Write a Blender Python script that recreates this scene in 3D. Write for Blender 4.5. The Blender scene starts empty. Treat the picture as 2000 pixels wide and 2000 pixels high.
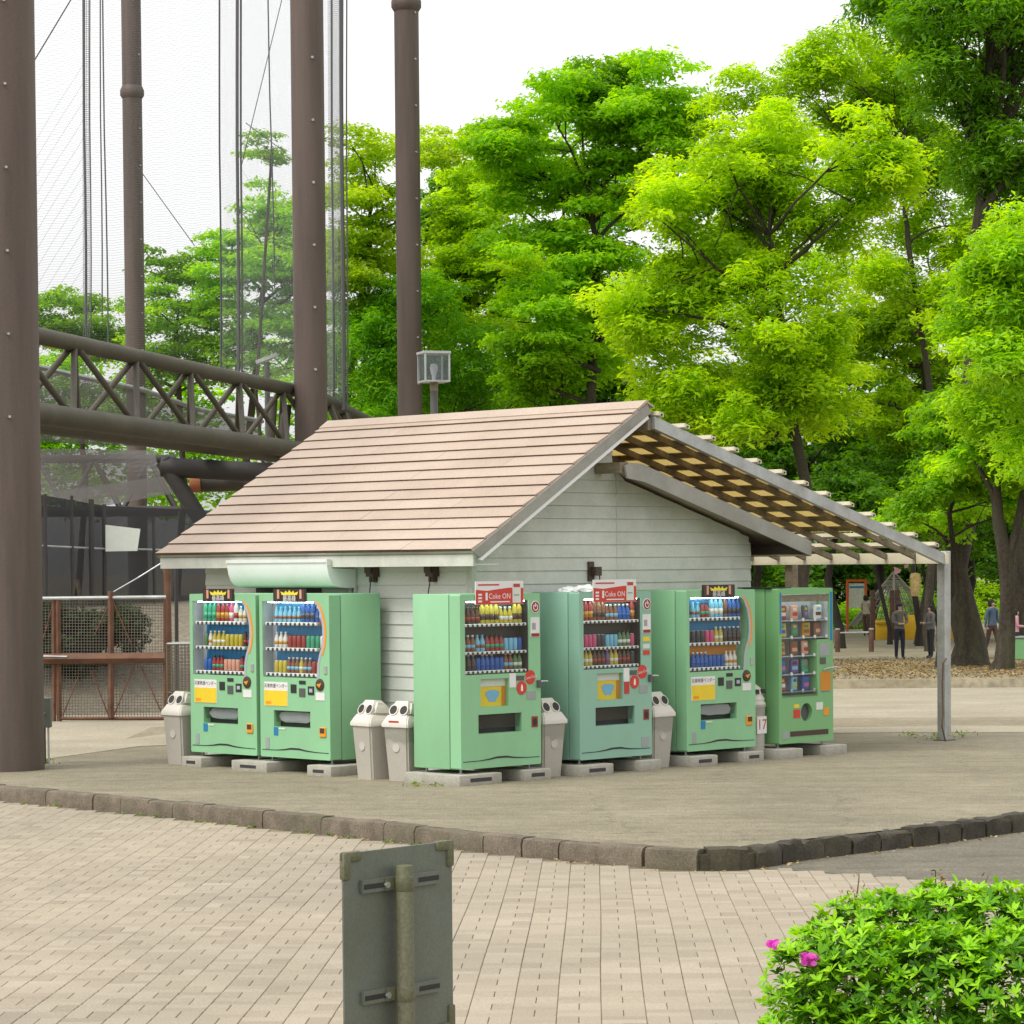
import bpy, bmesh, math, random
import numpy as np
from mathutils import Vector, Matrix
from mathutils.geometry import tessellate_polygon

scene = bpy.context.scene
COL = scene.collection
rnd = random.Random(7)
nrs = np.random.RandomState(11)
rad = math.radians

# ------------------------------------------------------------------ camera
F, PPX, PPY = 5425.0, 1000.0, 1283.0          # focal length and principal point, 2000 px frame
PITCH = math.atan((1283 - 1105) / F)
ROLL = -0.0083
CAMZ = 1.95
cd = bpy.data.cameras.new('camera'); cam = bpy.data.objects.new('camera', cd); COL.objects.link(cam)
CR = Matrix.Rotation(math.pi / 2 - PITCH, 3, 'X') @ Matrix.Rotation(ROLL, 3, 'Z')
cam.matrix_world = Matrix.Translation((0, 0, CAMZ)) @ CR.to_4x4()
cd.sensor_width = 36; cd.lens = 36 * F / 2000; cd.shift_y = (PPY - 1000) / 2000
cd.clip_start = 0.5; cd.clip_end = 3000
scene.camera = cam
CP = Vector((0, 0, CAMZ))

# ------------------------------------------------------------------ light
SUN_EL, SUN_AZ = rad(55), rad(-128)           # azimuth of the sun measured from +Y towards +X
w = bpy.data.worlds.new('World'); scene.world = w; w.use_nodes = True
nt = w.node_tree; nt.nodes.clear()
sky = nt.nodes.new('ShaderNodeTexSky'); sky.sky_type = 'NISHITA'; sky.sun_disc = False
sky.sun_elevation = SUN_EL; sky.sun_rotation = SUN_AZ
sky.air_density = 1.0; sky.dust_density = 6.0; sky.ozone_density = 1.0
hs = nt.nodes.new('ShaderNodeHueSaturation'); hs.inputs['Saturation'].default_value = 0.10   # overcast: the blue is gone
bg = nt.nodes.new('ShaderNodeBackground'); bg.inputs['Strength'].default_value = 0.52
ow = nt.nodes.new('ShaderNodeOutputWorld')
gm = nt.nodes.new('ShaderNodeGamma'); gm.inputs['Gamma'].default_value = 0.30                 # cloud cover evens the sky out
nt.links.new(sky.outputs[0], hs.inputs['Color']); nt.links.new(hs.outputs[0], gm.inputs['Color']); nt.links.new(gm.outputs[0], bg.inputs['Color'])
nt.links.new(bg.outputs[0], ow.inputs['Surface'])
sl = bpy.data.lights.new('sun', 'SUN'); sl.energy = 1.4; sl.angle = rad(22); sl.color = (1.0, 0.96, 0.90)
so = bpy.data.objects.new('sun', sl); COL.objects.link(so)
sd = Vector((math.sin(SUN_AZ) * math.cos(SUN_EL), math.cos(SUN_AZ) * math.cos(SUN_EL), math.sin(SUN_EL)))
so.rotation_euler = sd.to_track_quat('Z', 'Y').to_euler()
so.location = sd * 60
vs = scene.view_settings
vs.view_transform = 'Standard'; vs.look = 'None'; vs.gamma = 1.0; vs.exposure = 0.72
try: vs.use_curve_mapping = False
except Exception: pass
scene.render.engine = 'CYCLES'
scene.cycles.transparent_max_bounces = 24
scene.cycles.max_bounces = 7
scene.render.resolution_x = scene.render.resolution_y = 1024

# ------------------------------------------------------------------ pixel helpers (2000 px photograph)
def ray(px, py): return CR @ Vector(((px - PPX) / F, -(py - PPY) / F, -1.0))
def at(px, py, Y):
    d = ray(px, py); return CP + d * (Y / d.y)
def ongz(px, py, z):
    d = ray(px, py); return CP + d * ((z - CAMZ) / d.z)
SQ = math.sqrt(0.5)
UU = Vector((-SQ, SQ, 0)); VV = Vector((SQ, SQ, 0))
def uv(u, v, z=0.0): return UU * u + VV * v + Vector((0, 0, z))
GZ = -0.33                                      # level of the kiosk's asphalt platform
PZ = -0.48
def plaza_z(Y): return PZ + 0.0105 * max(0.0, 22.0 - Y)
PARK = [(36, -.335), (40, -.335), (54.6, -.54), (54.9, -.545), (55.0, -.37), (60, -.44), (83, -.94), (92, -1.0), (420, -1.0)]
def park_z(Y):
    if Y <= PARK[0][0]: return PARK[0][1]
    for (a, za), (b, zb) in zip(PARK, PARK[1:]):
        if Y <= b: return za + (zb - za) * (Y - a) / (b - a)
    return PARK[-1][1]

# ------------------------------------------------------------------ materials
MATS = {}
def _new(name):
    m = bpy.data.materials.new(name); m.use_nodes = True
    n = m.node_tree; n.nodes.clear()
    o = n.nodes.new('ShaderNodeOutputMaterial'); b = n.nodes.new('ShaderNodeBsdfPrincipled')
    n.links.new(b.outputs[0], o.inputs['Surface'])
    return m, n, b, o
def _noise(n, scale, detail=5, rough=.6, coord='Object', stretch=None):
    tc = n.nodes.new('ShaderNodeTexCoord'); t = n.nodes.new('ShaderNodeTexNoise')
    t.inputs['Scale'].default_value = scale; t.inputs['Detail'].default_value = detail; t.inputs['Roughness'].default_value = rough
    src = tc.outputs[coord]
    if stretch:
        mp = n.nodes.new('ShaderNodeMapping'); mp.inputs['Scale'].default_value = stretch
        n.links.new(src, mp.inputs['Vector']); src = mp.outputs[0]
    n.links.new(src, t.inputs['Vector'])
    return t
def _ramp(n, src, stops):
    r = n.nodes.new('ShaderNodeValToRGB'); e = r.color_ramp.elements
    while len(e) > 1: e.remove(e[-1])
    e[0].position, e[0].color = stops[0][0], (*stops[0][1], 1)
    for p, c in stops[1:]:
        x = e.new(p); x.color = (*c, 1)
    n.links.new(src, r.inputs['Fac']); return r
def _mix(n, fac, a, b, mode='MIX'):
    m = n.nodes.new('ShaderNodeMix'); m.data_type = 'RGBA'; m.blend_type = mode
    for k, v in (('Factor', fac), ('A', a), ('B', b)):
        s = [i for i in m.inputs if i.name == k and (i.type == 'RGBA' or k == 'Factor' and i.type == 'VALUE')][0]
        if hasattr(v, 'is_output') or isinstance(v, bpy.types.NodeSocket): n.links.new(v, s)
        elif isinstance(v, (int, float)): s.default_value = v
        else: s.default_value = (*v, 1)
    return [o for o in m.outputs if o.type == 'RGBA'][0]
def _bump(n, b, src, strength, dist=.01):
    bp = n.nodes.new('ShaderNodeBump'); bp.inputs['Strength'].default_value = strength; bp.inputs['Distance'].default_value = dist
    n.links.new(src, bp.inputs['Height']); n.links.new(bp.outputs[0], b.inputs['Normal'])
def sc(c, k): return tuple(max(0, min(1, x * k)) for x in c)
def mat(name, c, rough=.6, metal=0.0, var=.12, scale=3.0, fine=.06, fscale=60, bump=.0, bscale=40, dirt=None, dirt_amt=.5, dirt_scale=1.2, stretch=None, spec=.4):
    """painted / mineral / metal surface: base colour with broad and fine variation, optional dirt patches"""
    if name in MATS: return MATS[name]
    m, n, b, o = _new(name); c = sc(c, .88)
    t = _noise(n, scale, 4, .6, stretch=stretch)
    r = _ramp(n, t.outputs[0], [(.3, sc(c, 1 - var)), (.7, sc(c, 1 + var))])
    t2 = _noise(n, fscale, 2, .5)
    r2 = _ramp(n, t2.outputs[0], [(.3, (1 - fine,) * 3), (.7, (1 + fine,) * 3)])
    col = _mix(n, 1.0, r.outputs[0], r2.outputs[0], 'MULTIPLY')
    if dirt:
        t3 = _noise(n, dirt_scale, 8, .7, stretch=stretch)
        r3 = _ramp(n, t3.outputs[0], [(.45, (0, 0, 0)), (.72, (dirt_amt,) * 3)])
        col = _mix(n, r3.outputs[0], col, dirt)
    n.links.new(col, b.inputs['Base Color'])
    b.inputs['Roughness'].default_value = rough; b.inputs['Metallic'].default_value = metal
    b.inputs['Specular IOR Level'].default_value = spec
    if bump:
        t4 = _noise(n, bscale, 6, .65); _bump(n, b, t4.outputs[0], bump)
    MATS[name] = m; return m
def leafmat(name, dark, mid, light, trans=.5, rough=.6):
    m, n, b, o = _new(name)
    a = n.nodes.new('ShaderNodeAttribute'); a.attribute_name = 'tint'
    r = _ramp(n, a.outputs['Fac'], [(0.0, dark), (.5, mid), (1.0, light)])
    n.links.new(r.outputs[0], b.inputs['Base Color']); b.inputs['Roughness'].default_value = rough
    b.inputs['Specular IOR Level'].default_value = .3
    tr = n.nodes.new('ShaderNodeBsdfTranslucent')
    hsv = n.nodes.new('ShaderNodeHueSaturation'); hsv.inputs['Hue'].default_value = .485; hsv.inputs['Saturation'].default_value = 1.1; hsv.inputs['Value'].default_value = 2.0
    n.links.new(r.outputs[0], hsv.inputs['Color']); n.links.new(hsv.outputs[0], tr.inputs['Color'])
    mx = n.nodes.new('ShaderNodeMixShader'); mx.inputs[0].default_value = trans
    n.links.new(b.outputs[0], mx.inputs[1]); n.links.new(tr.outputs[0], mx.inputs[2]); n.links.new(mx.outputs[0], o.inputs['Surface'])
    MATS[name] = m; return m
def netmat(name, c, alpha, pitch=.12):
    """knotted mesh: grid of cords, clear between"""
    m, n, b, o = _new(name)
    b.inputs['Base Color'].default_value = (*c, 1); b.inputs['Roughness'].default_value = .8
    tc = n.nodes.new('ShaderNodeUVMap'); sp = n.nodes.new('ShaderNodeSeparateXYZ'); n.links.new(tc.outputs[0], sp.inputs[0])
    outs = []
    for k in (0, 1):
        d = n.nodes.new('ShaderNodeMath'); d.operation = 'DIVIDE'; n.links.new(sp.outputs[k], d.inputs[0]); d.inputs[1].default_value = pitch
        f = n.nodes.new('ShaderNodeMath'); f.operation = 'FRACT'; n.links.new(d.outputs[0], f.inputs[0])
        l = n.nodes.new('ShaderNodeMath'); l.operation = 'LESS_THAN'; n.links.new(f.outputs[0], l.inputs[0]); l.inputs[1].default_value = alpha / 2
        outs.append(l)
    mx_ = n.nodes.new('ShaderNodeMath'); mx_.operation = 'MAXIMUM'; n.links.new(outs[0].outputs[0], mx_.inputs[0]); n.links.new(outs[1].outputs[0], mx_.inputs[1])
    t = n.nodes.new('ShaderNodeBsdfTransparent'); mx = n.nodes.new('ShaderNodeMixShader')
    n.links.new(mx_.outputs[0], mx.inputs[0]); n.links.new(t.outputs[0], mx.inputs[1]); n.links.new(b.outputs[0], mx.inputs[2])
    n.links.new(mx.outputs[0], o.inputs['Surface'])
    MATS[name] = m; return m
def glassmat(name, tint=(.95, .97, .97), refl=.055):
    m, n, b, o = _new(name); n.nodes.remove(b)
    t = n.nodes.new('ShaderNodeBsdfTransparent'); t.inputs[0].default_value = (*tint, 1)
    g = n.nodes.new('ShaderNodeBsdfGlossy'); g.inputs['Roughness'].default_value = .03
    mx = n.nodes.new('ShaderNodeMixShader'); mx.inputs[0].default_value = refl
    n.links.new(t.outputs[0], mx.inputs[1]); n.links.new(g.outputs[0], mx.inputs[2]); n.links.new(mx.outputs[0], o.inputs['Surface'])
    MATS[name] = m; return m

M = MATS
def flat(name, c, rough=.45, **k): return mat(name, c, rough, var=.05, scale=6, fine=.03, **k)

# asphalt of the platform: aggregate speckle, pale worn patches, a few fine cracks
def asphalt(name, base, warm, speck=1.0):
    m, n, b, o = _new(name)
    t = _noise(n, .55, 6, .65); r = _ramp(n, t.outputs[0], [(.3, sc(base, .80)), (.55, base), (.75, warm)])
    t2 = _noise(n, 55, 3, .75); r2 = _ramp(n, t2.outputs[0], [(.25, (1 - .42 * speck,) * 3), (.5, (1, 1, 1)), (.78, (1 + .55 * speck, 1 + .52 * speck, 1 + .42 * speck))])
    col = _mix(n, 1, r.outputs[0], r2.outputs[0], 'MULTIPLY')
    tm = _noise(n, 7, 6, .75); rm = _ramp(n, tm.outputs[0], [(.3, (.80,) * 3), (.5, (1, 1, 1)), (.72, (1.18, 1.16, 1.12))]); col = _mix(n, 1, col, rm.outputs[0], 'MULTIPLY')
    ts = _noise(n, 2.2, 7, .7, stretch=(.25, 1.6, 1)); rs_ = _ramp(n, ts.outputs[0], [(.35, (.84, .84, .83)), (.6, (1.05, 1.05, 1.04))]); col = _mix(n, 1, col, rs_.outputs[0], 'MULTIPLY')
    v = n.nodes.new('ShaderNodeTexVoronoi'); v.feature = 'DISTANCE_TO_EDGE'; v.inputs['Scale'].default_value = .28
    tc = n.nodes.new('ShaderNodeTexCoord'); t3 = _noise(n, 1.3, 5, .7)
    wv = n.nodes.new('ShaderNodeVectorMath'); wv.operation = 'ADD'; n.links.new(tc.outputs['Object'], wv.inputs[0])
    scv = n.nodes.new('ShaderNodeVectorMath'); scv.operation = 'SCALE'; scv.inputs['Scale'].default_value = .9
    n.links.new(t3.outputs['Color'], scv.inputs[0]); n.links.new(scv.outputs[0], wv.inputs[1]); n.links.new(wv.outputs[0], v.inputs['Vector'])
    cr = _ramp(n, v.outputs['Distance'], [(0.0, (.62,) * 3), (.002, (.8,) * 3), (.005, (1, 1, 1))])
    col = _mix(n, .8, col, cr.outputs[0], 'MULTIPLY')
    n.links.new(col, b.inputs['Base Color']); b.inputs['Roughness'].default_value = .9; b.inputs['Specular IOR Level'].default_value = .25
    t5 = _noise(n, 90, 4, .7); _bump(n, b, t5.outputs[0], .5, .006)
    MATS[name] = m; return m
asphalt('asphalt', (.238, .211, .150), (.29, .259, .19), 1.4)
asphalt('road_asphalt', (.165, .15, .115), (.20, .185, .145), 1.4)
# pavers: pale buff concrete with a tint of its own for each block
def pavermat():
    m, n, b, o = _new('paver')
    a = n.nodes.new('ShaderNodeAttribute'); a.attribute_name = 'tint'
    r = _ramp(n, a.outputs['Fac'], [(0, (.27, .228, .175)), (.5, (.345, .298, .232)), (1, (.405, .355, .285))])
    g = n.nodes.new('ShaderNodeNewGeometry')
    t = n.nodes.new('ShaderNodeTexNoise'); t.inputs['Scale'].default_value = .5; t.inputs['Detail'].default_value = 6; n.links.new(g.outputs['Position'], t.inputs['Vector'])
    r1 = _ramp(n, t.outputs[0], [(.3, (.84, .85, .84)), (.65, (1.04, 1.03, 1.0))])
    t2 = n.nodes.new('ShaderNodeTexNoise'); t2.inputs['Scale'].default_value = 70; t2.inputs['Detail'].default_value = 3; n.links.new(g.outputs['Position'], t2.inputs['Vector'])
    r2 = _ramp(n, t2.outputs[0], [(.25, (.82, .82, .82)), (.75, (1.14, 1.13, 1.1))])
    c = _mix(n, 1, _mix(n, 1, r.outputs[0], r1.outputs[0], 'MULTIPLY'), r2.outputs[0], 'MULTIPLY')
    n.links.new(c, b.inputs['Base Color']); b.inputs['Roughness'].default_value = .88; b.inputs['Specular IOR Level'].default_value = .25
    _bump(n, b, t2.outputs[0], .3, .004); MATS['paver'] = m
pavermat()
mat('bank_soil', (.20, .172, .125), .95, var=.25, scale=1.2, fine=.25, fscale=12, bump=.5, bscale=8, dirt=(.085, .08, .05), dirt_amt=.8, dirt_scale=.6)
mat('joint_sand', (.20, .165, .10), .95, var=.35, scale=2.5, fine=.2, dirt=(.06, .085, .02), dirt_amt=.8)
mat('kerb_granite', (.165, .133, .098), .9, var=.28, scale=5, fine=.30, fscale=70, bump=.7, bscale=30, dirt=(.07, .075, .03), dirt_amt=.7)
mat('kerb_basalt', (.055, .048, .034), .9, var=.4, scale=5, fine=.35, fscale=60, bump=.9, bscale=25, dirt=(.10, .09, .04), dirt_amt=.5)
mat('sandy_dirt', (.38, .335, .245), .95, var=.16, scale=.6, fine=.18, fscale=18, bump=.4, bscale=12, dirt=(.24, .215, .13), dirt_amt=.6, dirt_scale=.35)
mat('park_soil', (.29, .25, .17), .95, var=.2, scale=.5, fine=.25, fscale=9, bump=.5, bscale=6, dirt=(.16, .13, .07), dirt_amt=.75, dirt_scale=.22)
mat('brown_steel', (.125, .092, .076), .6, var=.25, scale=1.6, fine=.08, fscale=45, dirt=(.058, .046, .038), dirt_amt=.85, dirt_scale=1.3, stretch=(1, 1, .08))
mat('truss_steel', (.09, .077, .058), .6, var=.2, scale=.8, fine=.12, fscale=20, dirt=(.06, .055, .025), dirt_amt=.8, dirt_scale=.6)
mat('dark_steel', (.05, .045, .042), .6)
mat('orange_dull', (.42, .15, .06), .8)
mat('rust', (.165, .078, .045), .8, var=.35, scale=6, fine=.2, dirt=(.09, .06, .045), dirt_amt=.8, dirt_scale=3)
mat('galvanised', (.50, .52, .51), .42, .55, var=.15, scale=4, fine=.1, dirt=(.25, .25, .22), dirt_amt=.6, dirt_scale=2.5)
mat('white_siding', (.66, .67, .62), .65, var=.06, scale=1.2, fine=.05, dirt=(.48, .50, .43), dirt_amt=.5, dirt_scale=1.1)
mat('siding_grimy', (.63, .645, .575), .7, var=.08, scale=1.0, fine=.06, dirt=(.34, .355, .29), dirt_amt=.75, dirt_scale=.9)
mat('white_trim', (.62, .63, .56), .65, var=.1, scale=2, fine=.06, dirt=(.33, .34, .27), dirt_amt=.7, dirt_scale=1.6)
mat('barge_paint', (.34, .33, .29), .65, var=.12, scale=2, fine=.07, dirt=(.17, .16, .13), dirt_amt=.75, dirt_scale=1.5)
mat('plywood_green', (.55, .62, .52), .7, var=.1, scale=2, dirt=(.3, .36, .25), dirt_amt=.5)
mat('awning_white', (.86, .87, .86), .45, var=.04, scale=1.5, fine=.03, dirt=(.55, .60, .52), dirt_amt=.3, dirt_scale=1.0)
mat('shingle', (.46, .36, .285), .85, var=.07, scale=1.3, fine=.16, fscale=90, bump=.35, bscale=80, dirt=(.52, .425, .35), dirt_amt=.6, dirt_scale=.5)
mat('shingle_pale', (.50, .40, .32), .85, var=.07, scale=1.3, fine=.16, fscale=90, bump=.35, bscale=80, dirt=(.41, .32, .255), dirt_amt=.5, dirt_scale=.6)
mat('shingle_edge_shade', (.12, .075, .045), .85, var=.2)  # brown cut edge, darkened: the courses' shadow lines are painted into it
mat('weathered_wood', (.27, .22, .15), .85, var=.25, scale=3, fine=.15, dirt=(.13, .11, .08), dirt_amt=.6, stretch=(6, 1, 6))
mat('batten_cream', (.74, .68, .50), .7, var=.08)
mat('post_brown', (.11, .055, .032), .75, var=.25, scale=4, fine=.2)
mat('reed_mat', (.42, .31, .12), .9, var=.25, scale=3, fine=.3, fscale=50)
mat('bark', (.055, .043, .030), .95, var=.35, scale=2.2, fine=.3, fscale=14, bump=1.0, bscale=9, dirt=(.06, .075, .03), dirt_amt=.6, stretch=(2.5, 2.5, .5))
mat('bark_dark', (.03, .025, .019), .95, var=.3, scale=2, fine=.2, stretch=(2.5, 2.5, .5))
mat('twig', (.16, .10, .055), .9)
mat('machine_green', (.285, .575, .32), .30, var=.05, scale=1.5, fine=.05, fscale=120, dirt=(.225, .38, .21), dirt_amt=.3, dirt_scale=2.2, stretch=(1, 1, .6))
mat('machine_mint', (.285, .51, .39), .30, var=.05, scale=1.5, fine=.05, fscale=120, dirt=(.22, .36, .27), dirt_amt=.3, dirt_scale=2.2, stretch=(1, 1, .6))
mat('machine_grass', (.215, .46, .20), .30, var=.035, scale=1.5, fine=.03, fscale=120)
mat('concrete', (.43, .41, .35), .9, var=.15, scale=4, fine=.15, fscale=50, bump=.5, bscale=40, dirt=(.24, .23, .17), dirt_amt=.6, dirt_scale=3)
mat('bin_plastic', (.47, .44, .38), .5, var=.06, scale=2, dirt=(.36, .33, .27), dirt_amt=.4)
mat('bin_lid', (.72, .68, .60), .45, var=.05, scale=2, dirt=(.5, .46, .38), dirt_amt=.3)
mat('bin_label', (.56, .53, .47), .5)
mat('liner_grey', (.50, .53, .56), .5)
mat('sign_grey', (.175, .195, .165), .45, .3, var=.14, scale=2.5, fine=.1, fscale=150, dirt=(.13, .13, .085), dirt_amt=.5, dirt_scale=4)
mat('sign_post', (.145, .142, .085), .6, var=.18, scale=3, fine=.2, fscale=90, dirt=(.075, .09, .03), dirt_amt=.8, dirt_scale=5, stretch=(1, 1, .3))
mat('black_plastic', (.028, .028, .027), .5)
mat('display_dark', (.05, .045, .045), .5)
mat('net_grey', (.20, .19, .19), .9, var=.2, scale=.4)
mat('yellow_plastic', (.80, .47, .02), .45)
mat('red_frame', (.70, .12, .03), .45)
mat('tent_cloth', (.20, .19, .15), .9)
flat('white', (.78, .78, .75)); flat('card_white', (.80, .78, .76)); flat('red', (.60, .055, .035)); flat('deep_red', (.30, .03, .025))
flat('orange', (.85, .33, .02)); flat('yellow', (.85, .62, .03)); flat('crown_yellow', (.85, .72, .05)); flat('black_card', (.035, .025, .02))
flat('panel_blue', (.02, .21, .45)); flat('panel_orange', (.62, .25, .02)); flat('panel_grey', (.42, .45, .50)); flat('text_dark', (.05, .045, .05))
flat('brown_glossy', (.07, .04, .03)); flat('grey_plate', (.34, .37, .36)); flat('sky_blue', (.20, .50, .72)); flat('text_red', (.50, .05, .04))
m_, n_, b_, o_ = _new('tube_light'); b_.inputs['Emission Color'].default_value = (.92, .96, 1, 1); b_.inputs['Emission Strength'].default_value = 16.0; M['tube_light'] = m_
flat('text_white', (.82, .82, .80)); flat('steel_dark', (.10, .10, .10)); flat('pale_paper', (.70, .74, .66)); flat('bag_white', (.75, .75, .74))
mat('board_print', (.62, .66, .52), .6, var=.15, scale=8)
BOT = [flat('drink_%d' % i, c, .25) for i, c in enumerate([(.35, .05, .04), (.55, .28, .03), (.10, .05, .03), (.03, .12, .42), (.05, .35, .20), (.75, .72, .66), (.62, .10, .22), (.06, .06, .07), (.55, .45, .05), (.20, .50, .68), (.25, .10, .05), (.10, .22, .09), (.16, .10, .30), (.70, .35, .25)])]
glassmat('pane_glass'); glassmat('lid_plastic', (.80, .82, .83), .06); glassmat('bag_clear', (.88, .90, .90), .14)
netmat('high_net', (.20, .20, .22), .15, .055); netmat('dense_net', (.14, .14, .15), .45, .055); netmat('chain_link', (.12, .105, .085), .42, .045); netmat('shade_net', (.028, .028, .031), 1.45, .02); netmat('grey_sheet', (.15, .138, .135), 1.0, .025)
leafmat('leaf_maple', (.085, .21, .007), (.19, .42, .012), (.33, .58, .022))
leafmat('leaf_camphor', (.13, .26, .005), (.28, .48, .010), (.48, .67, .025))
leafmat('leaf_yellow', (.13, .23, .010), (.27, .43, .018), (.42, .58, .04))
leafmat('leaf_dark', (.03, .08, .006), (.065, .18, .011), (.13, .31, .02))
leafmat('leaf_shadowed', (.010, .022, .005), (.02, .045, .008), (.035, .075, .012), .25)  # for the shadowed bush: its shade is put into the leaf colour
leafmat('leaf_fresh', (.10, .22, .008), (.19, .40, .013), (.36, .58, .03))
leafmat('leaf_willow', (.06, .18, .010), (.12, .34, .017), (.25, .51, .035))
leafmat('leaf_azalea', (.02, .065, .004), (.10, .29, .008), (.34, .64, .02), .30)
leafmat('petal', (.48, .06, .35), (.60, .10, .46), (.72, .25, .60))
leafmat('dry_leaf', (.10, .06, .025), (.28, .19, .07), (.48, .36, .16), .1)
leafmat('weed', (.06, .12, .02), (.14, .26, .03), (.26, .36, .07), .3)

# ------------------------------------------------------------------ mesh helpers
class MB:
    def __init__(s): s.v = []; s.f = []; s.m = []; s.mi = 0
    def add(s, vs_, fs):
        k = len(s.v); s.v += [tuple(p) for p in vs_]; s.f += [tuple(i + k for i in f) for f in fs]; s.m += [s.mi] * len(fs); return s
    def box(s, x0, x1, y0, y1, z0, z1):
        return s.add([(x0, y0, z0), (x1, y0, z0), (x1, y1, z0), (x0, y1, z0), (x0, y0, z1), (x1, y0, z1), (x1, y1, z1), (x0, y1, z1)],
                     [(0, 3, 2, 1), (4, 5, 6, 7), (0, 1, 5, 4), (1, 2, 6, 5), (2, 3, 7, 6), (3, 0, 4, 7)])
    def bbox(s, x0, x1, y0, y1, z0, z1, b=.01, seg=2):
        bm = bmesh.new(); bmesh.ops.create_cube(bm, size=1)
        bmesh.ops.scale(bm, vec=(x1 - x0, y1 - y0, z1 - z0), verts=bm.verts); bmesh.ops.translate(bm, vec=((x0 + x1) / 2, (y0 + y1) / 2, (z0 + z1) / 2), verts=bm.verts)
        bmesh.ops.bevel(bm, geom=bm.edges[:], offset=b, segments=seg, affect='EDGES', profile=.5)
        s.bm(bm); return s
    def bm(s, bm):
        bm.verts.index_update(); s.add([v.co[:] for v in bm.verts], [[v.index for v in f.verts] for f in bm.faces]); bm.free()
    def hexa(s, b4, t4):     # eight corners: bottom ring, top ring (counter-clockwise from above)
        return s.add(list(b4) + list(t4), [(0, 3, 2, 1), (4, 5, 6, 7), (0, 1, 5, 4), (1, 2, 6, 5), (2, 3, 7, 6), (3, 0, 4, 7)])
    def tube(s, pts, r, n=10, cap=True):
        pts = [Vector(p) for p in pts]; rs = r if isinstance(r, (list, tuple)) else [r] * len(pts); rings = []; k0 = len(s.v)
        ref = None
        for i, p in enumerate(pts):
            d = (pts[min(i + 1, len(pts) - 1)] - pts[max(i - 1, 0)]).normalized()
            if ref is None: ref = Vector((1, 0, 0)) if abs(d.x) < .8 else Vector((0, 1, 0))
            a = (ref - d * ref.dot(d)).normalized(); ref = a; b = d.cross(a)
            rings.append([p + (a * math.cos(2 * math.pi * j / n) + b * math.sin(2 * math.pi * j / n)) * rs[i] for j in range(n)])
        vs_ = [q for g in rings for q in g]; fs = []
        for i in range(len(rings) - 1):
            for j in range(n): fs.append((i * n + j, i * n + (j + 1) % n, (i + 1) * n + (j + 1) % n, (i + 1) * n + j))
        if cap: fs.append(tuple(reversed(range(n)))); fs.append(tuple((len(rings) - 1) * n + j for j in range(n)))
        return s.add(vs_, fs)
    def lathe(s, prof, n=16, c=(0, 0, 0), ax='Z'):      # prof: (radius, height)
        vs_ = []; fs = []
        for r, h in prof:
            for j in range(n):
                a = 2 * math.pi * j / n; x, y = r * math.cos(a), r * math.sin(a)
                p = (x, y, h) if ax == 'Z' else (x, -h, y)         # 'Y': axis towards -y (out of a front)
                vs_.append((c[0] + p[0], c[1] + p[1], c[2] + p[2]))
        for i in range(len(prof) - 1):
            for j in range(n): fs.append((i * n + j, i * n + (j + 1) % n, (i + 1) * n + (j + 1) % n, (i + 1) * n + j))
        fs.append(tuple(reversed(range(n)))); fs.append(tuple((len(prof) - 1) * n + j for j in range(n)))
        return s.add(vs_, fs)
    def plate(s, loops, y0, y1):      # outline (x,z) with holes, front at y0, back at y1
        lp = [[Vector((p[0], p[1], 0)) for p in l] for l in loops]
        tris = tessellate_polygon(lp); flatp = [p for l in lp for p in l]; n = len(flatp); k = len(s.v)
        s.add([(p.x, y0, p.y) for p in flatp] + [(p.x, y1, p.y) for p in flatp], [])
        fs = []
        for a, b, c in tris:
            A, B, Cc = flatp[a], flatp[b], flatp[c]
            if (B - A).cross(Cc - A).z < 0: b, c = c, b
            fs.append((a, b, c)); fs.append((n + a, n + c, n + b))
        o = 0
        for l in lp:
            m_ = len(l); area = sum(l[i].x * l[(i + 1) % m_].y - l[(i + 1) % m_].x * l[i].y for i in range(m_))
            for i in range(m_):
                a, b = o + i, o + (i + 1) % m_
                fs.append((a, n + a, n + b, b) if (area > 0) == (l is lp[0]) else (b, n + b, n + a, a))
            o += m_
        s.f += [tuple(i + k for i in f) for f in fs]; s.m += [s.mi] * len(fs); return s
    def prism(s, poly, d):            # 3D polygon extruded along vector d
        n = len(poly); d = Vector(d); P = [Vector(p) for p in poly]
        return s.add(P + [p + d for p in P], [tuple(range(n)), tuple(reversed(range(n, 2 * n)))] + [(i, n + i, n + (i + 1) % n, (i + 1) % n) for i in range(n)])
    def mesh(s, name, mats):
        me = bpy.data.meshes.new(name); me.from_pydata(s.v, [], s.f)
        for m_ in (mats if isinstance(mats, (list, tuple)) else [mats]): me.materials.append(M[m_] if isinstance(m_, str) else m_)
        if any(s.m): me.polygons.foreach_set('material_index', s.m)
        me.update(); return me
    def build(s, name, mats, parent=None, smooth=False, fix=True):
        me = s.mesh(name, mats)
        if fix:
            bm = bmesh.new(); bm.from_mesh(me); bmesh.ops.recalc_face_normals(bm, faces=bm.faces[:]); bm.to_mesh(me); bm.free()
        if smooth:
            me.polygons.foreach_set('use_smooth', [True] * len(me.polygons))
            try: me.set_sharp_from_angle(angle=rad(38))
            except Exception: pass
        return link(name, me, parent)
def link(name, me, parent=None):
    o = bpy.data.objects.new(name, me); COL.objects.link(o)
    if parent: o.parent = parent
    return o
def tag(o, label, cat, group=None):
    o['label'] = label; o['category'] = cat
    if group: o['group'] = group
    return o
def thing(name, label, cat, loc=(0, 0, 0), rz=0.0, group=None):
    o = bpy.data.objects.new(name, None); COL.objects.link(o); o.location = loc; o.rotation_euler = (0, 0, rz); o.empty_display_size = .2
    return tag(o, label, cat, group)
def struct(o): o['kind'] = 'structure'; return o
def stuff(o): o['kind'] = 'stuff'; return o
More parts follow.
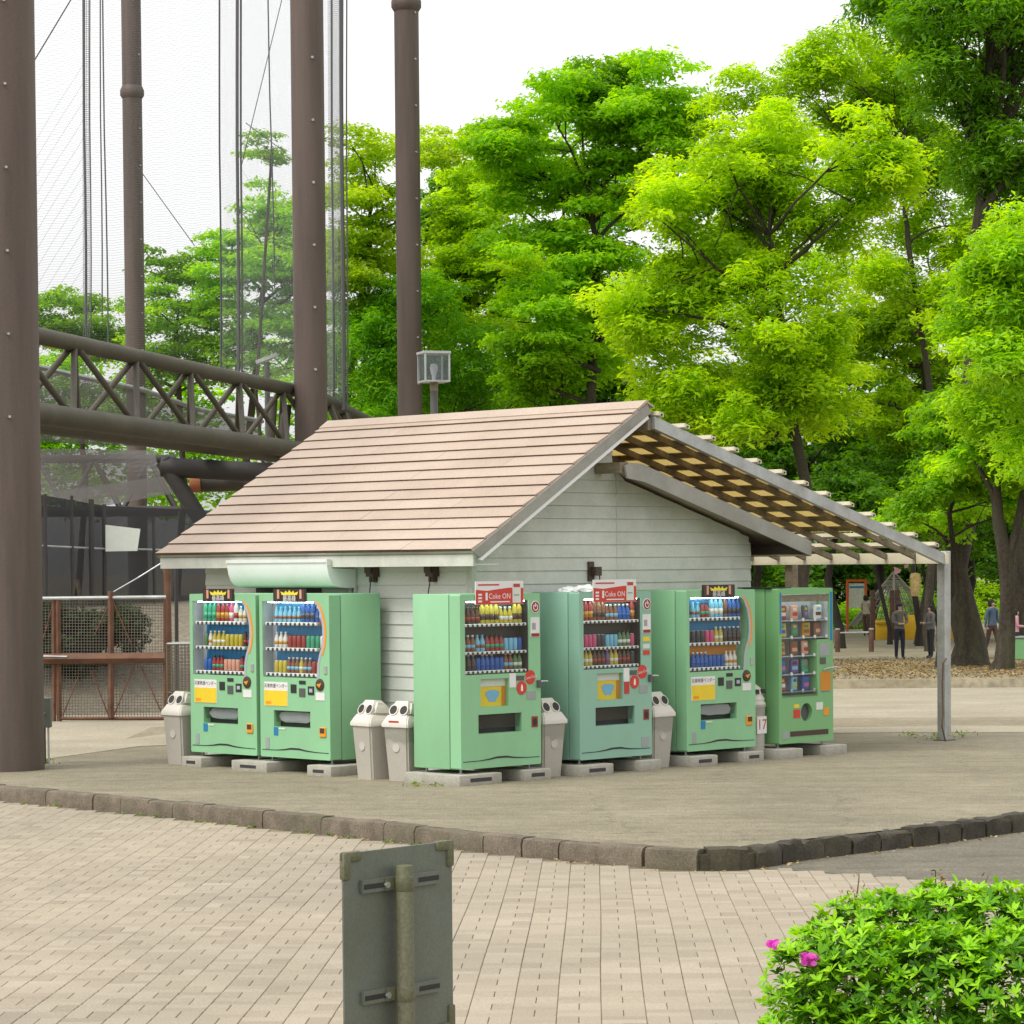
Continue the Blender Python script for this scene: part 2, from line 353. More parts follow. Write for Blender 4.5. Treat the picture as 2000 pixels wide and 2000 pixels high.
def copy_tree(o, parent=None):
    c = o.copy(); COL.objects.link(c); c.parent = parent
    for ch in list(o.children): copy_tree(ch, c)
    return c
_fc = {}
def text(body, size, material, parent, loc, name='lettering', rot=(math.pi / 2, 0, 0), xs=1.0):
    """flat print: lettering standing on a vertical front, centred on loc"""
    if body not in _fc:
        cu = bpy.data.curves.new('t', 'FONT'); cu.body = body; cu.align_x = 'CENTER'; cu.align_y = 'CENTER'; cu.extrude = .0; cu.resolution_u = 2
        ob = bpy.data.objects.new('t', cu); COL.objects.link(ob)
        dg = bpy.context.evaluated_depsgraph_get(); me = bpy.data.meshes.new_from_object(ob.evaluated_get(dg))
        bpy.data.objects.remove(ob); _fc[body] = me
    me = _fc[body].copy(); me.name = name; me.materials.clear(); me.materials.append(M[material])
    o = link(name, me, parent); o.location = loc; o.rotation_euler = rot; o.scale = (size * xs, size, size); return o
def tint_attr(me, vals):
    a = me.attributes.new('tint', 'FLOAT', 'POINT'); a.data.foreach_set('value', np.asarray(vals, dtype=np.float32)); return me
def grid_uv(name, corners, material, parent=None, n=1, bulge=None, size=None):
    """net panel: four corners (bl, br, tr, tl), uv in metres"""
    bl, br, tr, tl = [Vector(c) for c in corners]; nx = ny = n; vs_ = []; uvs = []; W = (br - bl).length; H_ = (tl - bl).length
    for j in range(ny + 1):
        for i in range(nx + 1):
            s_, t_ = i / nx, j / ny
            p = (bl * (1 - s_) + br * s_) * (1 - t_) + (tl * (1 - s_) + tr * s_) * t_
            if bulge: p = p + bulge(s_, t_)
            vs_.append(p[:]); uvs.append((s_ * W, t_ * H_))
    fs = [(j * (nx + 1) + i, j * (nx + 1) + i + 1, (j + 1) * (nx + 1) + i + 1, (j + 1) * (nx + 1) + i) for j in range(ny) for i in range(nx)]
    me = bpy.data.meshes.new(name); me.from_pydata(vs_, [], fs); me.materials.append(M[material])
    ul = me.uv_layers.new(name='UVMap')
    for lp in me.loops: ul.data[lp.index].uv = uvs[lp.vertex_index]
    return link(name, me, parent)

# ================================================================== THE SETTING
# kerb line (photograph pixels of its top edge), unprojected onto the platform
KPX = [(-260, 1510), (-120, 1520), (0, 1533), (159, 1547), (362, 1567), (520, 1582), (665, 1597), (860, 1616), (1005, 1632), (1130, 1643), (1230, 1651), (1302, 1657), (1377, 1660), (1440, 1659), (1490, 1652), (1526, 1645), (1577, 1638), (1669, 1628), (1782, 1616), (1900, 1600), (2000, 1586), (2160, 1565), (2420, 1530)]
KL = [ongz(px, py, GZ) for px, py in KPX]
def resample(pts, step):
    out = [pts[0].copy()]; need = step
    for a, b in zip(pts, pts[1:]):
        L = (b - a).length; d = 0
        while L - d >= need:
            d += need; out.append(a.lerp(b, d / L)); need = step
        need -= L - d
    return out
def offset(pts, d):
    out = []
    for i, p in enumerate(pts):
        t = (pts[min(i + 1, len(pts) - 1)] - pts[max(i - 1, 0)]); t.z = 0; t.normalize()
        out.append(p + Vector((-t.y, t.x, 0)) * d)         # +d: to the far side
    return out
KS = resample(KL, .06)
# ground: one sheet to the horizon, under everything, shaped to the park's fall
mb = MB(); ys = [-60, 0, 20, 30, 36, 40, 54.6, 54.9, 55.0, 60, 70, 83, 92, 140, 420, 1500]; xs = [-900, -60, -20, -8, 0, 8, 20, 60, 900]
for y in ys:
    for x in xs: mb.v.append((x, y, -0.75 if y < 36 else park_z(y)))
nx = len(xs)
for j in range(len(ys) - 1):
    for i in range(nx - 1): mb.f.append((j * nx + i, j * nx + i + 1, (j + 1) * nx + i + 1, (j + 1) * nx + i)); mb.m.append(0)
struct(mb.build('ground', 'park_soil', fix=False))
# pale dirt drive that runs behind the kiosk
mb = MB(); L = [(-30, 33.2), (-9, 33.2), (-5.6, 33.4), (-4.8, 35.6), (-2.5, 37), (5, 37.2), (9, 36.8), (30, 36.5)]
prof = [0, .3, .6, 1]
for x, y0 in L:
    for k in prof:
        Y = max(y0 + k * (54.88 - y0), 0); mb.v.append((x, Y, max(park_z(Y), -.345 if Y < 40 else -9) + .0095))
for i in range(len(L) - 1):
    for k in range(3): a = i * 4 + k; mb.f.append((a, a + 4, a + 5, a + 1)); mb.m.append(0)
struct(mb.build('dirt_drive', 'sandy_dirt'))
# asphalt platform of the kiosk
back = [(30, 36.6), (9, 36.9), (5, 37.4), (-2.5, 37.3), (-4.8, 36.2), (-6, 34.5), (-9, 34), (-30, 33.6)]
poly = [tuple(p[:2]) for p in KL] + back
tri = tessellate_polygon([[Vector((x, y, 0)) for x, y in poly]])
mb = MB(); mb.add([(x, y, GZ) for x, y in poly], [t for t in tri]); 
plat = struct(mb.build('pavement', 'asphalt'))
for p in plat.data.polygons:
    if p.normal.z < 0: p.flip()
# road on the right, below the kerb
def rz_(x, y): return (x, y, plaza_z(y) - .004)
mb = MB(); rx = [1.75, 2.15, 3.5, 5, 7, 9, 14]
for x in rx: e = 22.02 - .85 * (x - 2.15); mb.v += [rz_(x, min(e, 22.2)), rz_(x, max(e, 22.0)), rz_(x, 34)]
for i in range(len(rx) - 1): mb.f += [(3 * i, 3 * i + 3, 3 * i + 4, 3 * i + 1), (3 * i + 1, 3 * i + 4, 3 * i + 5, 3 * i + 2)]; mb.m += [0, 0]
struct(mb.build('road', 'road_asphalt'))

# kerb: mortar bed with a stone each
mb = MB(); near, far = offset(KS, -.10), offset(KS, .10)
for a, b in zip(near, far): mb.v += [(a.x, a.y, PZ - .1), (a.x, a.y, GZ - .03), (b.x, b.y, GZ - .03)]
for i in range(len(KS) - 1):
    for k in (0, 1): mb.f.append((i * 3 + k, i * 3 + 3 + k, i * 3 + 4 + k, i * 3 + 1 + k)); mb.m.append(0)
kerb = struct(mb.build('kerb', 'kerb_basalt'))
i = 0; nk = 0
while i < len(KS) - 8:
    q = KS[i]; dark = q.x > 1.35
    n = rnd.choice([7, 8, 8]) if not dark else rnd.choice([5, 6, 6, 7])
    if q.x > 1.25 and q.x < 2.1: n = rnd.choice([5, 6])
    seg = KS[i:i + n + 1]
    if len(seg) < 4: break
    t = (seg[-1] - seg[0]).normalized(); nn = Vector((-t.y, t.x, 0)); g = .004 if not dark else .009
    pts = [seg[0] + t * g] + seg[2:-2:2] + [seg[-1] - t * g]
    mb = MB(); hz = rnd.uniform(-.006, .008) + (rnd.uniform(-.012, .012) if dark else 0); push = rnd.uniform(-.008, .008); jj = .018 if dark else .005
    prof = [(-.128, PZ - .12), (-.132, GZ - .05), (-.118, GZ - .006), (-.09, GZ + .006), (.04, GZ + .004), (.05, GZ - .06)]
    for k, p in enumerate(pts):
        e = (.010 if dark else .004) if k in (0, len(pts) - 1) else 0
        for (dd, z) in prof:
            r1, r2 = rnd.uniform(-jj, jj), rnd.uniform(-jj, jj)
            q2 = p + nn * (dd + push + r1 + (e if dd < 0 else 0)); mb.v.append((q2.x, q2.y, z + hz * (z > PZ) + r2 * .7 * (z > PZ) - (e * .5 if z > GZ - .02 else 0)))
    m_ = len(prof)
    for k in range(len(pts) - 1):
        for j in range(m_ - 1): mb.f.append((k * m_ + j, k * m_ + m_ + j, k * m_ + m_ + j + 1, k * m_ + j + 1)); mb.m.append(0)
    mb.f.append(tuple(range(m_))); mb.m.append(0); mb.f.append(tuple(reversed(range((len(pts) - 1) * m_, len(pts) * m_)))); mb.m.append(0)
    mb.build('kerb_stone', 'kerb_basalt' if dark else 'kerb_granite', kerb, smooth=True); i += n; nk += 1

# plaza of basket-weave blocks: the 300 largest in view one by one, the rest joined
TH = rad(1.77); W = .235
dV = Vector((math.sin(TH), math.cos(TH), 0)); eV = Vector((math.cos(TH), -math.sin(TH), 0))
O0 = ongz(1172, 1694, PZ); O0.z = 0
mb = MB(); ysq = [4, 8, 12, 16, 20, 22, 26, 34]
for y in ysq: mb.v += [(-14, y, plaza_z(y) - .007), (9, y, plaza_z(y) - .007)]
for j in range(len(ysq) - 1): mb.f.append((2 * j, 2 * j + 1, 2 * j + 3, 2 * j + 2)); mb.m.append(0)
plaza = struct(mb.build('plaza', 'joint_sand'))
def block_mesh(L_, w_, name, tint):
    b = MB(); c = .003; hx, hy = w_ / 2 - .002, L_ / 2 - .002
    r0 = [(-hx, -hy, -.05), (hx, -hy, -.05), (hx, hy, -.05), (-hx, hy, -.05)]; r1 = [(x, y, -c) for x, y, z in r0]
    r2 = [(x - math.copysign(c, x), y - math.copysign(c, y), 0) for x, y, z in r0]
    b.add(r0 + r1 + r2, [(0, 1, 5, 4), (1, 2, 6, 5), (2, 3, 7, 6), (3, 0, 4, 7), (4, 5, 9, 8), (5, 6, 10, 9), (6, 7, 11, 10), (7, 4, 8, 11), (8, 9, 10, 11)])
    if name is None: return b
    me = b.mesh(name, 'paver'); tint_attr(me, [tint] * len(me.vertices)); return me
LONG = [block_mesh(W, W / 2, 'paver', t) for t in (.25, .36, .44, .5, .56, .64, .76)]
ktree = [(p.x, p.y) for p in offset(KS, -.155)]
kx = np.array([p[0] for p in ktree]); ky = np.array([p[1] for p in ktree]); od = np.argsort(kx)
def kerb_y(x): return float(np.interp(x, kx[od], ky[od]))
def road_y(x): return 22.0 - (x - 2.15) * .85 if x > 1.7 else 99
cells = []
for i in range(-48, 30):
    for j in range(-66, 48):
        c = O0 + eV * ((i + .5) * W) + dV * (j * W)
        if not (-11.5 < c.x < 6.8 and 8 < c.y < 33): continue
        if abs(c.x) > .185 * c.y + 3.2: continue
        wob = .003 * math.sin(c.y * 1.1 + i * .3)
        for k in (-1, 1):
            if (i + j) % 2: p = c + eV * (k * W / 4); r = 0
            else: p = c + dV * (k * W / 4); r = 1
            p = p + eV * wob
            if p.y > min(kerb_y(p.x) - .09, road_y(p.x)): continue
            cells.append((p, r))
def inview(p):
    q = CR.transposed() @ (p - CP); x = PPX + F * q.x / -q.z; y = PPY - F * q.y / -q.z
    return 0 < x < 2000 and y < 2000 and not (665 < x < 880 and y > 1650) and not (x > 1500 and y > 1760)
cells.sort(key=lambda t: (not inview(Vector((t[0].x, t[0].y, plaza_z(t[0].y)))), t[0].y))
bv, bf, bt = [], [], []
for n, (p, r) in enumerate(cells):
    z = plaza_z(p.y) + rnd.gauss(0, .0006); rot = -TH + (math.pi / 2 if r else 0) + rnd.gauss(0, .003)
    if n < 300:
        o = link('paver', rnd.choice(LONG), plaza); o.location = (p.x, p.y, z); o.rotation_euler = (rnd.gauss(0, .002) + .0105 * 0, rnd.gauss(0, .002), rot)
    else:
        b = block_mesh(W, W / 2, None, 0); ca, sa = math.cos(rot), math.sin(rot); k = len(bv); tx, ty = rnd.gauss(0, .002), rnd.gauss(0, .002)
        bv += [(p.x + x * ca - y * sa, p.y + x * sa + y * ca, z + zz + x * tx + y * ty) for x, y, zz in b.v]; bf += [tuple(a + k for a in f) for f in b.f]; bt += [min(1, max(0, rnd.gauss(.5, .14)))] * len(b.v)
me = bpy.data.meshes.new('paver_field'); me.from_pydata(bv, [], bf); me.materials.append(M['paver']); tint_attr(me, bt); me.update()
stuff(link('paver_field', me, plaza))

# leaf-like quads, many at once
def leaf_mesh(name, P, N, L_, wd, tint, material, droop=None, seed=0):
    """one rhombic leaf per row: P positions, N normals, L_ lengths, wd widths"""
    rs = np.random.RandomState(seed); n = len(P)
    A = rs.normal(size=(n, 3)); 
    if droop is not None: A = A * (1 - droop) + np.array([0, 0, -1.6]) * droop
    A -= N * (A * N).sum(1)[:, None]; A /= np.linalg.norm(A, axis=1)[:, None] + 1e-9
    B = np.cross(N, A); L_ = np.asarray(L_)[:, None]; wd = np.asarray(wd)[:, None]
    fold = N * (L_ * .12)
    V = np.empty((n, 4, 3)); V[:, 0] = P - A * L_ * .5; V[:, 1] = P + B * wd * .5 + fold + A * L_ * .08; V[:, 2] = P + A * L_ * .5; V[:, 3] = P - B * wd * .5 + fold + A * L_ * .08
    me = bpy.data.meshes.new(name); me.vertices.add(n * 4); me.vertices.foreach_set('co', V.reshape(-1).astype(np.float32))
    me.loops.add(n * 4); me.loops.foreach_set('vertex_index', np.arange(n * 4, dtype=np.int32)); me.polygons.add(n)
    me.polygons.foreach_set('loop_start', np.arange(n, dtype=np.int32) * 4); me.update(calc_edges=True)
    me.materials.append(M[material]); tint_attr(me, np.repeat(np.clip(tint, 0, 1), 4)); return me
# fallen leaves on the planting bed, and along the kerb
n = 26000; X = nrs.uniform(3.5, 26, n); Y = 55.2 + nrs.beta(1.1, 1.6, n) * 30
P = np.stack([X, Y, np.array([park_z(y) for y in Y]) + .02], 1); N = nrs.normal(size=(n, 3)) * .35 + np.array([0, 0, 1]); N /= np.linalg.norm(N, axis=1)[:, None]
stuff(tag(link('leaf_litter', leaf_mesh('leaf_litter', P, N, nrs.uniform(.04, .11, n), nrs.uniform(.025, .06, n), nrs.beta(2, 2.5, n), 'dry_leaf', seed=5)), 'dry brown leaves scattered over the planting bed under the trees', 'leaves'))
n = 420; idx = nrs.randint(0, len(KS), n); D = offset(KS, -.2)
keep = [k for k in range(n) if (0.1 < D[idx[k]].x < 1.2 and nrs.rand() < .9) or nrs.rand() < .25 or (D[idx[k]].x > 1.3 and nrs.rand() < .5)]
P = np.array([[D[idx[k]].x + nrs.normal(0, .03), D[idx[k]].y - abs(nrs.normal(0, .05)), plaza_z(D[idx[k]].y) + .008] for k in keep]); n = len(P)
N = nrs.normal(size=(n, 3)) * .4 + np.array([0, 0, 1]); N /= np.linalg.norm(N, axis=1)[:, None]
stuff(tag(link('kerb_litter', leaf_mesh('kerb_litter', P, N, nrs.uniform(.02, .06, n), nrs.uniform(.012, .03, n), nrs.beta(2, 2, n), 'dry_leaf', seed=6)), 'dry leaves and crumbs gathered in the gutter along the kerb', 'leaves'))
# weeds at column foot, blocks and kerb
def weed_patch(name, spots, label, n_each=26, h=.07):
    P, N, T = [], [], []
    for (x, y, z, s) in spots:
        for k in range(int(n_each * s)):
            r = abs(nrs.normal(0, .10 * s)); a = nrs.uniform(0, 6.28); P.append((x + r * math.cos(a), y + r * math.sin(a) * .6, z + nrs.uniform(.005, h * s))); N.append(nrs.normal(size=3) * .8 + np.array([0, 0, .5])); T.append(nrs.rand())
    P, N = np.array(P), np.array(N); N /= np.linalg.norm(N, axis=1)[:, None]
    return stuff(tag(link(name, leaf_mesh(name, P, N, nrs.uniform(.03, .07, len(P)), nrs.uniform(.01, .025, len(P)), np.array(T), 'weed', seed=9)), label, 'weeds'))
def gp(px, py, s=1.0, z=GZ): p = ongz(px, py, z); return (p.x, p.y, z, s)
weed_patch('weeds', [gp(20, 1505, 1.6), gp(60, 1503, .7), gp(92, 1492, .8), gp(575, 1503, 1.0), gp(752, 1520, .8), gp(810, 1537, .7), gp(850, 1536, .6), gp(1780, 1440, 1.0), gp(1830, 1446, 1.6), gp(1880, 1440, 1.3), gp(1190, 1487, .5)], 'small green weeds growing from cracks in the asphalt')
ks2 = offset(KS, -.17)
weed_patch('kerb_weeds', [(p.x, p.y, PZ, .5) for p in ks2[10:170:5] if rnd.random() < .7] + [gp(905, 1625, .9, PZ), gp(1160, 1684, .8, PZ)], 'thin line of moss and weeds at the foot of the kerb', 14, .03)

# ================================================================== THE KIOSK
UW, VW = 21.57, 20.96
R45 = math.pi / 4
kz = -GZ                                          # world height -> kiosk height
kiosk = thing('kiosk', 'small white clapboard kiosk with brown shingle roof in the middle of the asphalt', 'kiosk', uv(UW, VW, GZ), R45)
LX, LY = 4.67, 4.56
EAX, EAZ, RGX, RGZ = -.42, 2.45, 2.34, 4.10
SL = (RGZ - EAZ) / (RGX - EAX); Y0, Y1 = -.45, 4.98
def wmin(z): return 0.0 if z < 2.62 else (z - 2.62) / SL
def wmax(z): return LX if z < 2.60 else (LX - (z - 2.60) / .288 if z < 3.30 else 2.24)
mb = MB(); mb.prism([(0, .02, .0), (LX, .02, .0), (LX, .02, 2.6), (2.24, .02, 3.30), (2.24, .02, 3.93), (0, .02, 2.62)], (0, .08, 0))
mb.box(.02, .1, .1, LY, 0, 2.44); mb.box(LX - .1, LX, .1, LY, 0, 2.55); mb.box(.1, LX - .1, LY - .1, LY, 0, 2.55)
wall = mb.build('wall', 'white_siding', kiosk)
z = .04
while z < 3.9:
    z1 = z + .143
    for a, b in ((0, 2.3), (2.304, LX)):
        x0a, x0b, x1a, x1b = max(a, wmin(z)), min(b, wmax(z)), max(a, wmin(min(z1, 3.92))), min(b, wmax(z1))
        if x0b - x0a < .05: continue
        if x1b < x1a: x1a = x1b = (x1a + x1b) / 2
        j = rnd.uniform(0, .003); mb = MB(); zt = min(z1, 3.93)
        mb.add([(x0a, -.014 - j, z), (x0b, -.014 - j, z), (x1b, -.002, zt), (x1a, -.002, zt), (x0a, .019, z), (x0b, .019, z), (x1b, .019, zt), (x1a, .019, zt)],
               [(0, 1, 2, 3), (4, 7, 6, 5), (0, 4, 5, 1), (1, 5, 6, 2), (2, 6, 7, 3), (3, 7, 4, 0)])
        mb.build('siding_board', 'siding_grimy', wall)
    z += .1455
z = .04
while z < 2.36:
    j = rnd.uniform(0, .003); mb = MB(); zt = z + .143
    mb.add([(-.014 - j, 0, z), (-.014 - j, LY, z), (-.002, LY, zt), (-.002, 0, zt), (.019, 0, z), (.019, LY, z), (.019, LY, zt), (.019, 0, zt)],
           [(0, 3, 2, 1), (4, 5, 6, 7), (0, 1, 5, 4), (1, 2, 6, 5), (2, 3, 7, 6), (3, 0, 4, 7)])
    mb.build('siding_board', 'white_siding', wall); z += .1455
mb = MB(); mb.box(-.026, .004, -.028, .05, 0, 2.5); mb.box(-.0262, .05, -.03, -.0165, 0, 2.55); mb.build('corner_trim', 'white_trim', wall)
# roof: deck, shingle courses, ridge cap, barge boards, fascia
al = math.atan(SL); ct, st = math.cos(al), math.sin(al)
def rp(s_, n_, y): return (EAX + s_ * ct - n_ * st, y, EAZ + s_ * st + n_ * ct)
RL = (RGX - EAX) / ct
mb = MB(); mb.prism([rp(.01, -.012, Y0 + .012), rp(RL, -.012, Y0 + .012), rp(RL, -.07, Y0 + .012), rp(.03, -.07, Y0 + .012)], (0, Y1 - Y0 - .02, 0))
roof = mb.build('roof', 'white_trim', kiosk)
NC = 14; pit = (RL - .02) / NC
for c in range(NC):
    seams = [Y0] + ([.65, 3.31] if c % 2 == 0 else [1.97, 4.62]) + [Y1]
    for a, b in zip(seams, seams[1:]):
        s0 = c * pit - .01; s1 = s0 + pit + .03; j = rnd.uniform(-.001, .003); a_, b_ = a + .002, b - .002
        mb = MB(); mb.add([rp(s0, -.008, a_), rp(s0, .024 + j, a_), rp(s1, .004, a_), rp(s1, -.01, a_), rp(s0, -.008, b_), rp(s0, .024 + j, b_), rp(s1, .004, b_), rp(s1, -.01, b_)],
               [(1, 5, 6, 2), (0, 1, 2, 3), (4, 7, 6, 5), (2, 6, 7, 3), (3, 7, 4, 0)])
        mb.mi = 1; mb.add([rp(s0, -.008, a_), rp(s0, .024 + j, a_), rp(s0, .024 + j, b_), rp(s0, -.008, b_)], [(0, 3, 2, 1)])
        mb.build('shingle', ['shingle' if rnd.random() < .6 else 'shingle_pale', 'shingle_edge_shade'], roof)
mb = MB(); mb.prism([rp(RL - .16, .028, Y0 - .01), rp(RL + .01, .034, Y0 - .01), (RGX + .12, Y0 - .01, RGZ - .03), (RGX + .12, Y0 - .01, RGZ - .05), rp(RL, .005, Y0 - .01), rp(RL - .16, .0, Y0 - .01)], (0, Y1 - Y0 + .02, 0))
mb.build('ridge_cap', 'shingle_pale', roof)
for yy in (Y0 - .012, Y1 - .016):
    mb = MB(); mb.prism([rp(-.005, -.009, yy), rp(RL, -.009, yy), rp(RL, -.125, yy), rp(.05, -.125, yy)], (0, .028, 0)); mb.build('barge_board', 'barge_paint', roof)
    mb = MB(); mb.prism([rp(.03, -.127, yy + .005), rp(RL - .06, -.127, yy + .005), rp(RL - .06, -.165, yy + .005), rp(.06, -.165, yy + .005)], (0, .06, 0)); mb.build('barge_trim', 'awning_white', roof)
mb = MB(); mb.box(EAX + .035, EAX + .06, Y0 + .03, Y1 - .03, EAZ - .17, EAZ - .046); mb.build('fascia', 'white_trim', roof)
mb = MB(); mb.box(EAX + .062, 0, Y0 + .03, Y1 - .03, EAZ - .16, EAZ - .145); mb.build('soffit', 'white_trim', roof)
# lower roof behind the ridge
LSL = .288
def lp_(x, dz=0): return 3.43 - LSL * (x - 2.14) + dz
mb = MB(); mb.prism([(2.25, Y0 + .03, lp_(2.25)), (5.26, Y0 + .03, lp_(5.26)), (5.26, Y0 + .03, lp_(5.26, -.05)), (2.25, Y0 + .03, lp_(2.25, -.05))], (0, Y1 - Y0 - .05, 0))
lower = mb.build('lower_roof', 'shingle', kiosk)
mb = MB(); mb.prism([(1.98, Y0, lp_(2.2, -.03)), (2.06, Y0, lp_(2.2, .012)), (2.25, Y0, lp_(2.25, .02)), (5.28, Y0, lp_(5.28, .02)), (5.28, Y0, lp_(5.28, -.16)), (2.3, Y0, lp_(2.3, -.17)), (2.02, Y0, lp_(2.1, -.19))], (0, .03, 0)); mb.build('barge_board', 'barge_paint', lower)
mb = MB(); mb.box(LX + .002, 5.24, Y0 + .035, Y1 - .05, 2.37, 2.385); mb.box(5.24, 5.275, Y0 + .032, Y1 - .05, 2.365, 2.50); mb.build('soffit', 'weathered_wood', lower)
mb = MB(); mb.box(2.205, 2.236, .0, LY, 3.30, 3.93); mb.build('clerestory_wall', 'white_siding', kiosk)
mb = MB(); mb.box(1.94, 2.06, -.40, -.02, 3.31, 3.43); mb.build('purlin_end', 'weathered_wood', kiosk)
# rolled awning cover and what is round it
prof = [(-.44, 2.36), (-.455, 2.35), (-.45, 2.28), (-.432, 2.20), (-.40, 2.13), (-.35, 2.08), (-.26, 2.055), (-.15, 2.045), (-.015, 2.045), (-.015, 2.26), (-.37, 2.27), (-.37, 2.36)]
mb = MB(); mb.prism([(x, 1.85, z) for x, z in prof], (0, 1.76, 0)); aw = mb.build('awning_cover', 'awning_white', kiosk, smooth=True)
mb = MB(); mb.box(-.468, -.458, 1.845, 3.615, 2.335, 2.372); mb.box(-.466, -.40, 1.836, 1.848, 2.30, 2.37); mb.build('cover_rail', 'white', aw)
mb = MB(); mb.box(-.03, -.016, 1.9, 3.6, 1.2, 2.064); mb.build('dark_recess', 'black_plastic', kiosk)  # flat black panel paints the shade of the window recess
mb = MB(); mb.box(-.034, -.016, 1.99, 2.42, 1.3, 2.30); mb.build('plywood_panel', 'plywood_green', kiosk)
mb = MB(); mb.box(-.05, -.016, 1.90, 1.96, .1, 2.33); mb.box(-.045, -.016, 1.835, 1.865, .1, 2.33); mb.build('window_post', 'white_trim', kiosk)
def outlet(loc, cord, name='outlet_box', front='x'):
    mb = MB(); x, y, z = loc
    if front == 'x': mb.box(x - .10, x, y - .06, y + .06, z - .06, z + .09); mb.box(x - .13, x - .1, y - .05, y + .05, z - .02, z + .07); mb.box(x - .07, x, y - .03, y + .04, z - .12, z - .06)
    else: mb.box(x - .05, x + .05, y - .09, y, z - .04, z + .06); mb.box(x - .09, x + .0, y - .02, y, z - .1, z + .12)
    o = mb.build(name, 'brown_glossy', kiosk); mb = MB(); mb.tube(cord, .007, 6); mb.build('power_cord', 'black_plastic', o, smooth=True)
outlet((-.016, 1.52, 2.23), [(-.09, 1.52, 2.16), (-.10, 1.55, 1.9), (-.11, 1.6, 1.6), (-.1, 1.62, 1.2)])
outlet((-.016, .55, 2.23), [(-.09, .55, 2.16), (-.10, .60, 1.9), (-.11, .66, 1.6), (-.1, .66, 1.2)])
outlet((1.90, -.016, 2.2), [(1.94, -.08, 2.16), (1.945, -.09, 1.9), (1.95, -.09, 1.5)], front='y')
mb = MB(); mb.tube([(-.03, .30, 1.35), (-.20, .42, 1.0), (-.42, .62, .55), (-.46, .60, .30)], .008, 6); mb.tube([(-.6, .62, .60), (-.8, .35, .42), (-.96, .05, .17)], .008, 6)
mb.build('power_cord', 'black_plastic', kiosk, smooth=True)

# ------------------------------------------------------------------ pergola beside the kiosk
perg = thing('pergola', 'weathered pergola roofed with brown reed matting, sloping from the kiosk ridge', 'pergola', uv(UW, VW, GZ), R45)
def pz(x): return 3.94 - .285 * (x - 2.49)
for k in range(12):
    y = Y0 + .45 * k; mb = MB(); wd = .024 if k else .035; dp = .07 if k else .14
    mb.prism([(2.44, y - wd, pz(2.44)), (7.92, y - wd, pz(7.92)), (7.92, y - wd, pz(7.92) - dp), (2.44, y - wd, pz(2.44) - dp)], (0, 2 * wd, 0)); mb.build('rafter', 'galvanised' if k == 0 else 'weathered_wood', perg)
for k in range(13):
    x = 2.46 + .431 * k; mb = MB(); e = rnd.uniform(-.02, .02)
    for (xa, xb, za, zb) in ((x, x + .085, 0.020, .064),): mb.prism([(xa, Y0 - .085 + e, pz(xa) + za), (xb, Y0 - .085 + e, pz(xb) + za), (xb, Y0 - .085 + e, pz(xb) + zb), (xa, Y0 - .085 + e, pz(xa) + zb)], (0, 5.4, 0))
    ms = MB(); ms.prism([(x - .06, Y0 + .04, pz(x - .06) + .0125), (x + .15, Y0 + .04, pz(x + .15) + .0125), (x + .15, Y0 + .04, pz(x + .15) + .018), (x - .06, Y0 + .04, pz(x - .06) + .018)], (0, 4.95, 0)); ms.build('added_shade_strip', 'weathered_wood', perg) if x < 6.8 else None  # strip added under the batten to shade the mat and narrow its bright patches
    b = mb.build('batten', 'batten_cream', perg); mb = MB(); mb.lathe([(.012, 0), (.012, .012)], 8, (x + .045, Y0 - .085 + e, pz(x + .04) + .035), 'Y'); mb.build('bolt', 'black_plastic', b)
m_, n_, b_, o_ = _new('reed_translucent'); t_ = _noise(n_, 30, 3, .6, stretch=(8, 1, 1)); r_ = _ramp(n_, t_.outputs[0], [(.3, (.62, .52, .27)), (.7, (.82, .72, .44))])
n_.links.new(r_.outputs[0], b_.inputs['Base Color']); b_.inputs['Roughness'].default_value = .9; tr_ = n_.nodes.new('ShaderNodeBsdfTranslucent'); n_.links.new(r_.outputs[0], tr_.inputs['Color'])
mx_ = n_.nodes.new('ShaderNodeMixShader'); mx_.inputs[0].default_value = .75; n_.links.new(b_.outputs[0], mx_.inputs[1]); n_.links.new(tr_.outputs[0], mx_.inputs[2]); n_.links.new(mx_.outputs[0], o_.inputs['Surface']); M['reed_translucent'] = m_
for a, b in ((2.50, 4.70), (4.68, 6.95)):
    mb = MB(); y_ = Y0 + .036; dz = .0015 + (.005 if a > 4 else 0)
    mb.prism([(a, y_, pz(a) + dz), (b, y_, pz(b) + dz), (b, y_, pz(b) + dz + .004), (a, y_, pz(a) + dz + .004)], (0, 5.0, 0)); mb.build('reed_mat', 'reed_translucent', perg)
mb = MB(); zb = pz(7.92); mb.box(7.925, 7.985, Y0 - .05, 4.95, zb - .13, zb + .01); mb.build('end_beam', 'batten_cream', perg)
mb = MB(); mb.box(2.38, 2.436, Y0 + .02, 4.95, 3.80, 3.94); mb.build('ledger', 'weathered_wood', perg)
for yy, mt in ((-.37, 'galvanised'), (2.13, 'weathered_wood'), (4.75, 'weathered_wood')):
    mb = MB(); mb.bbox(7.99, 8.12, yy - .065, yy + .065, -.01, zb + .03, .008, 1); p = mb.build('post', mt, perg)
    mb = MB(); mb.box(7.95, 8.16, yy - .1, yy + .1, -.02, .012); mb.build('foot_plate', 'steel_dark', p)
mb = MB(); mb.tube([(7.98, -.46, 1.05), (7.86, -.5, 1.0), (7.84, -.5, .75), (7.85, -.5, .35), (7.80, -.52, .2), (7.9, -.5, .0)], .012, 6); mb.build('hose', 'twig', perg, smooth=True)
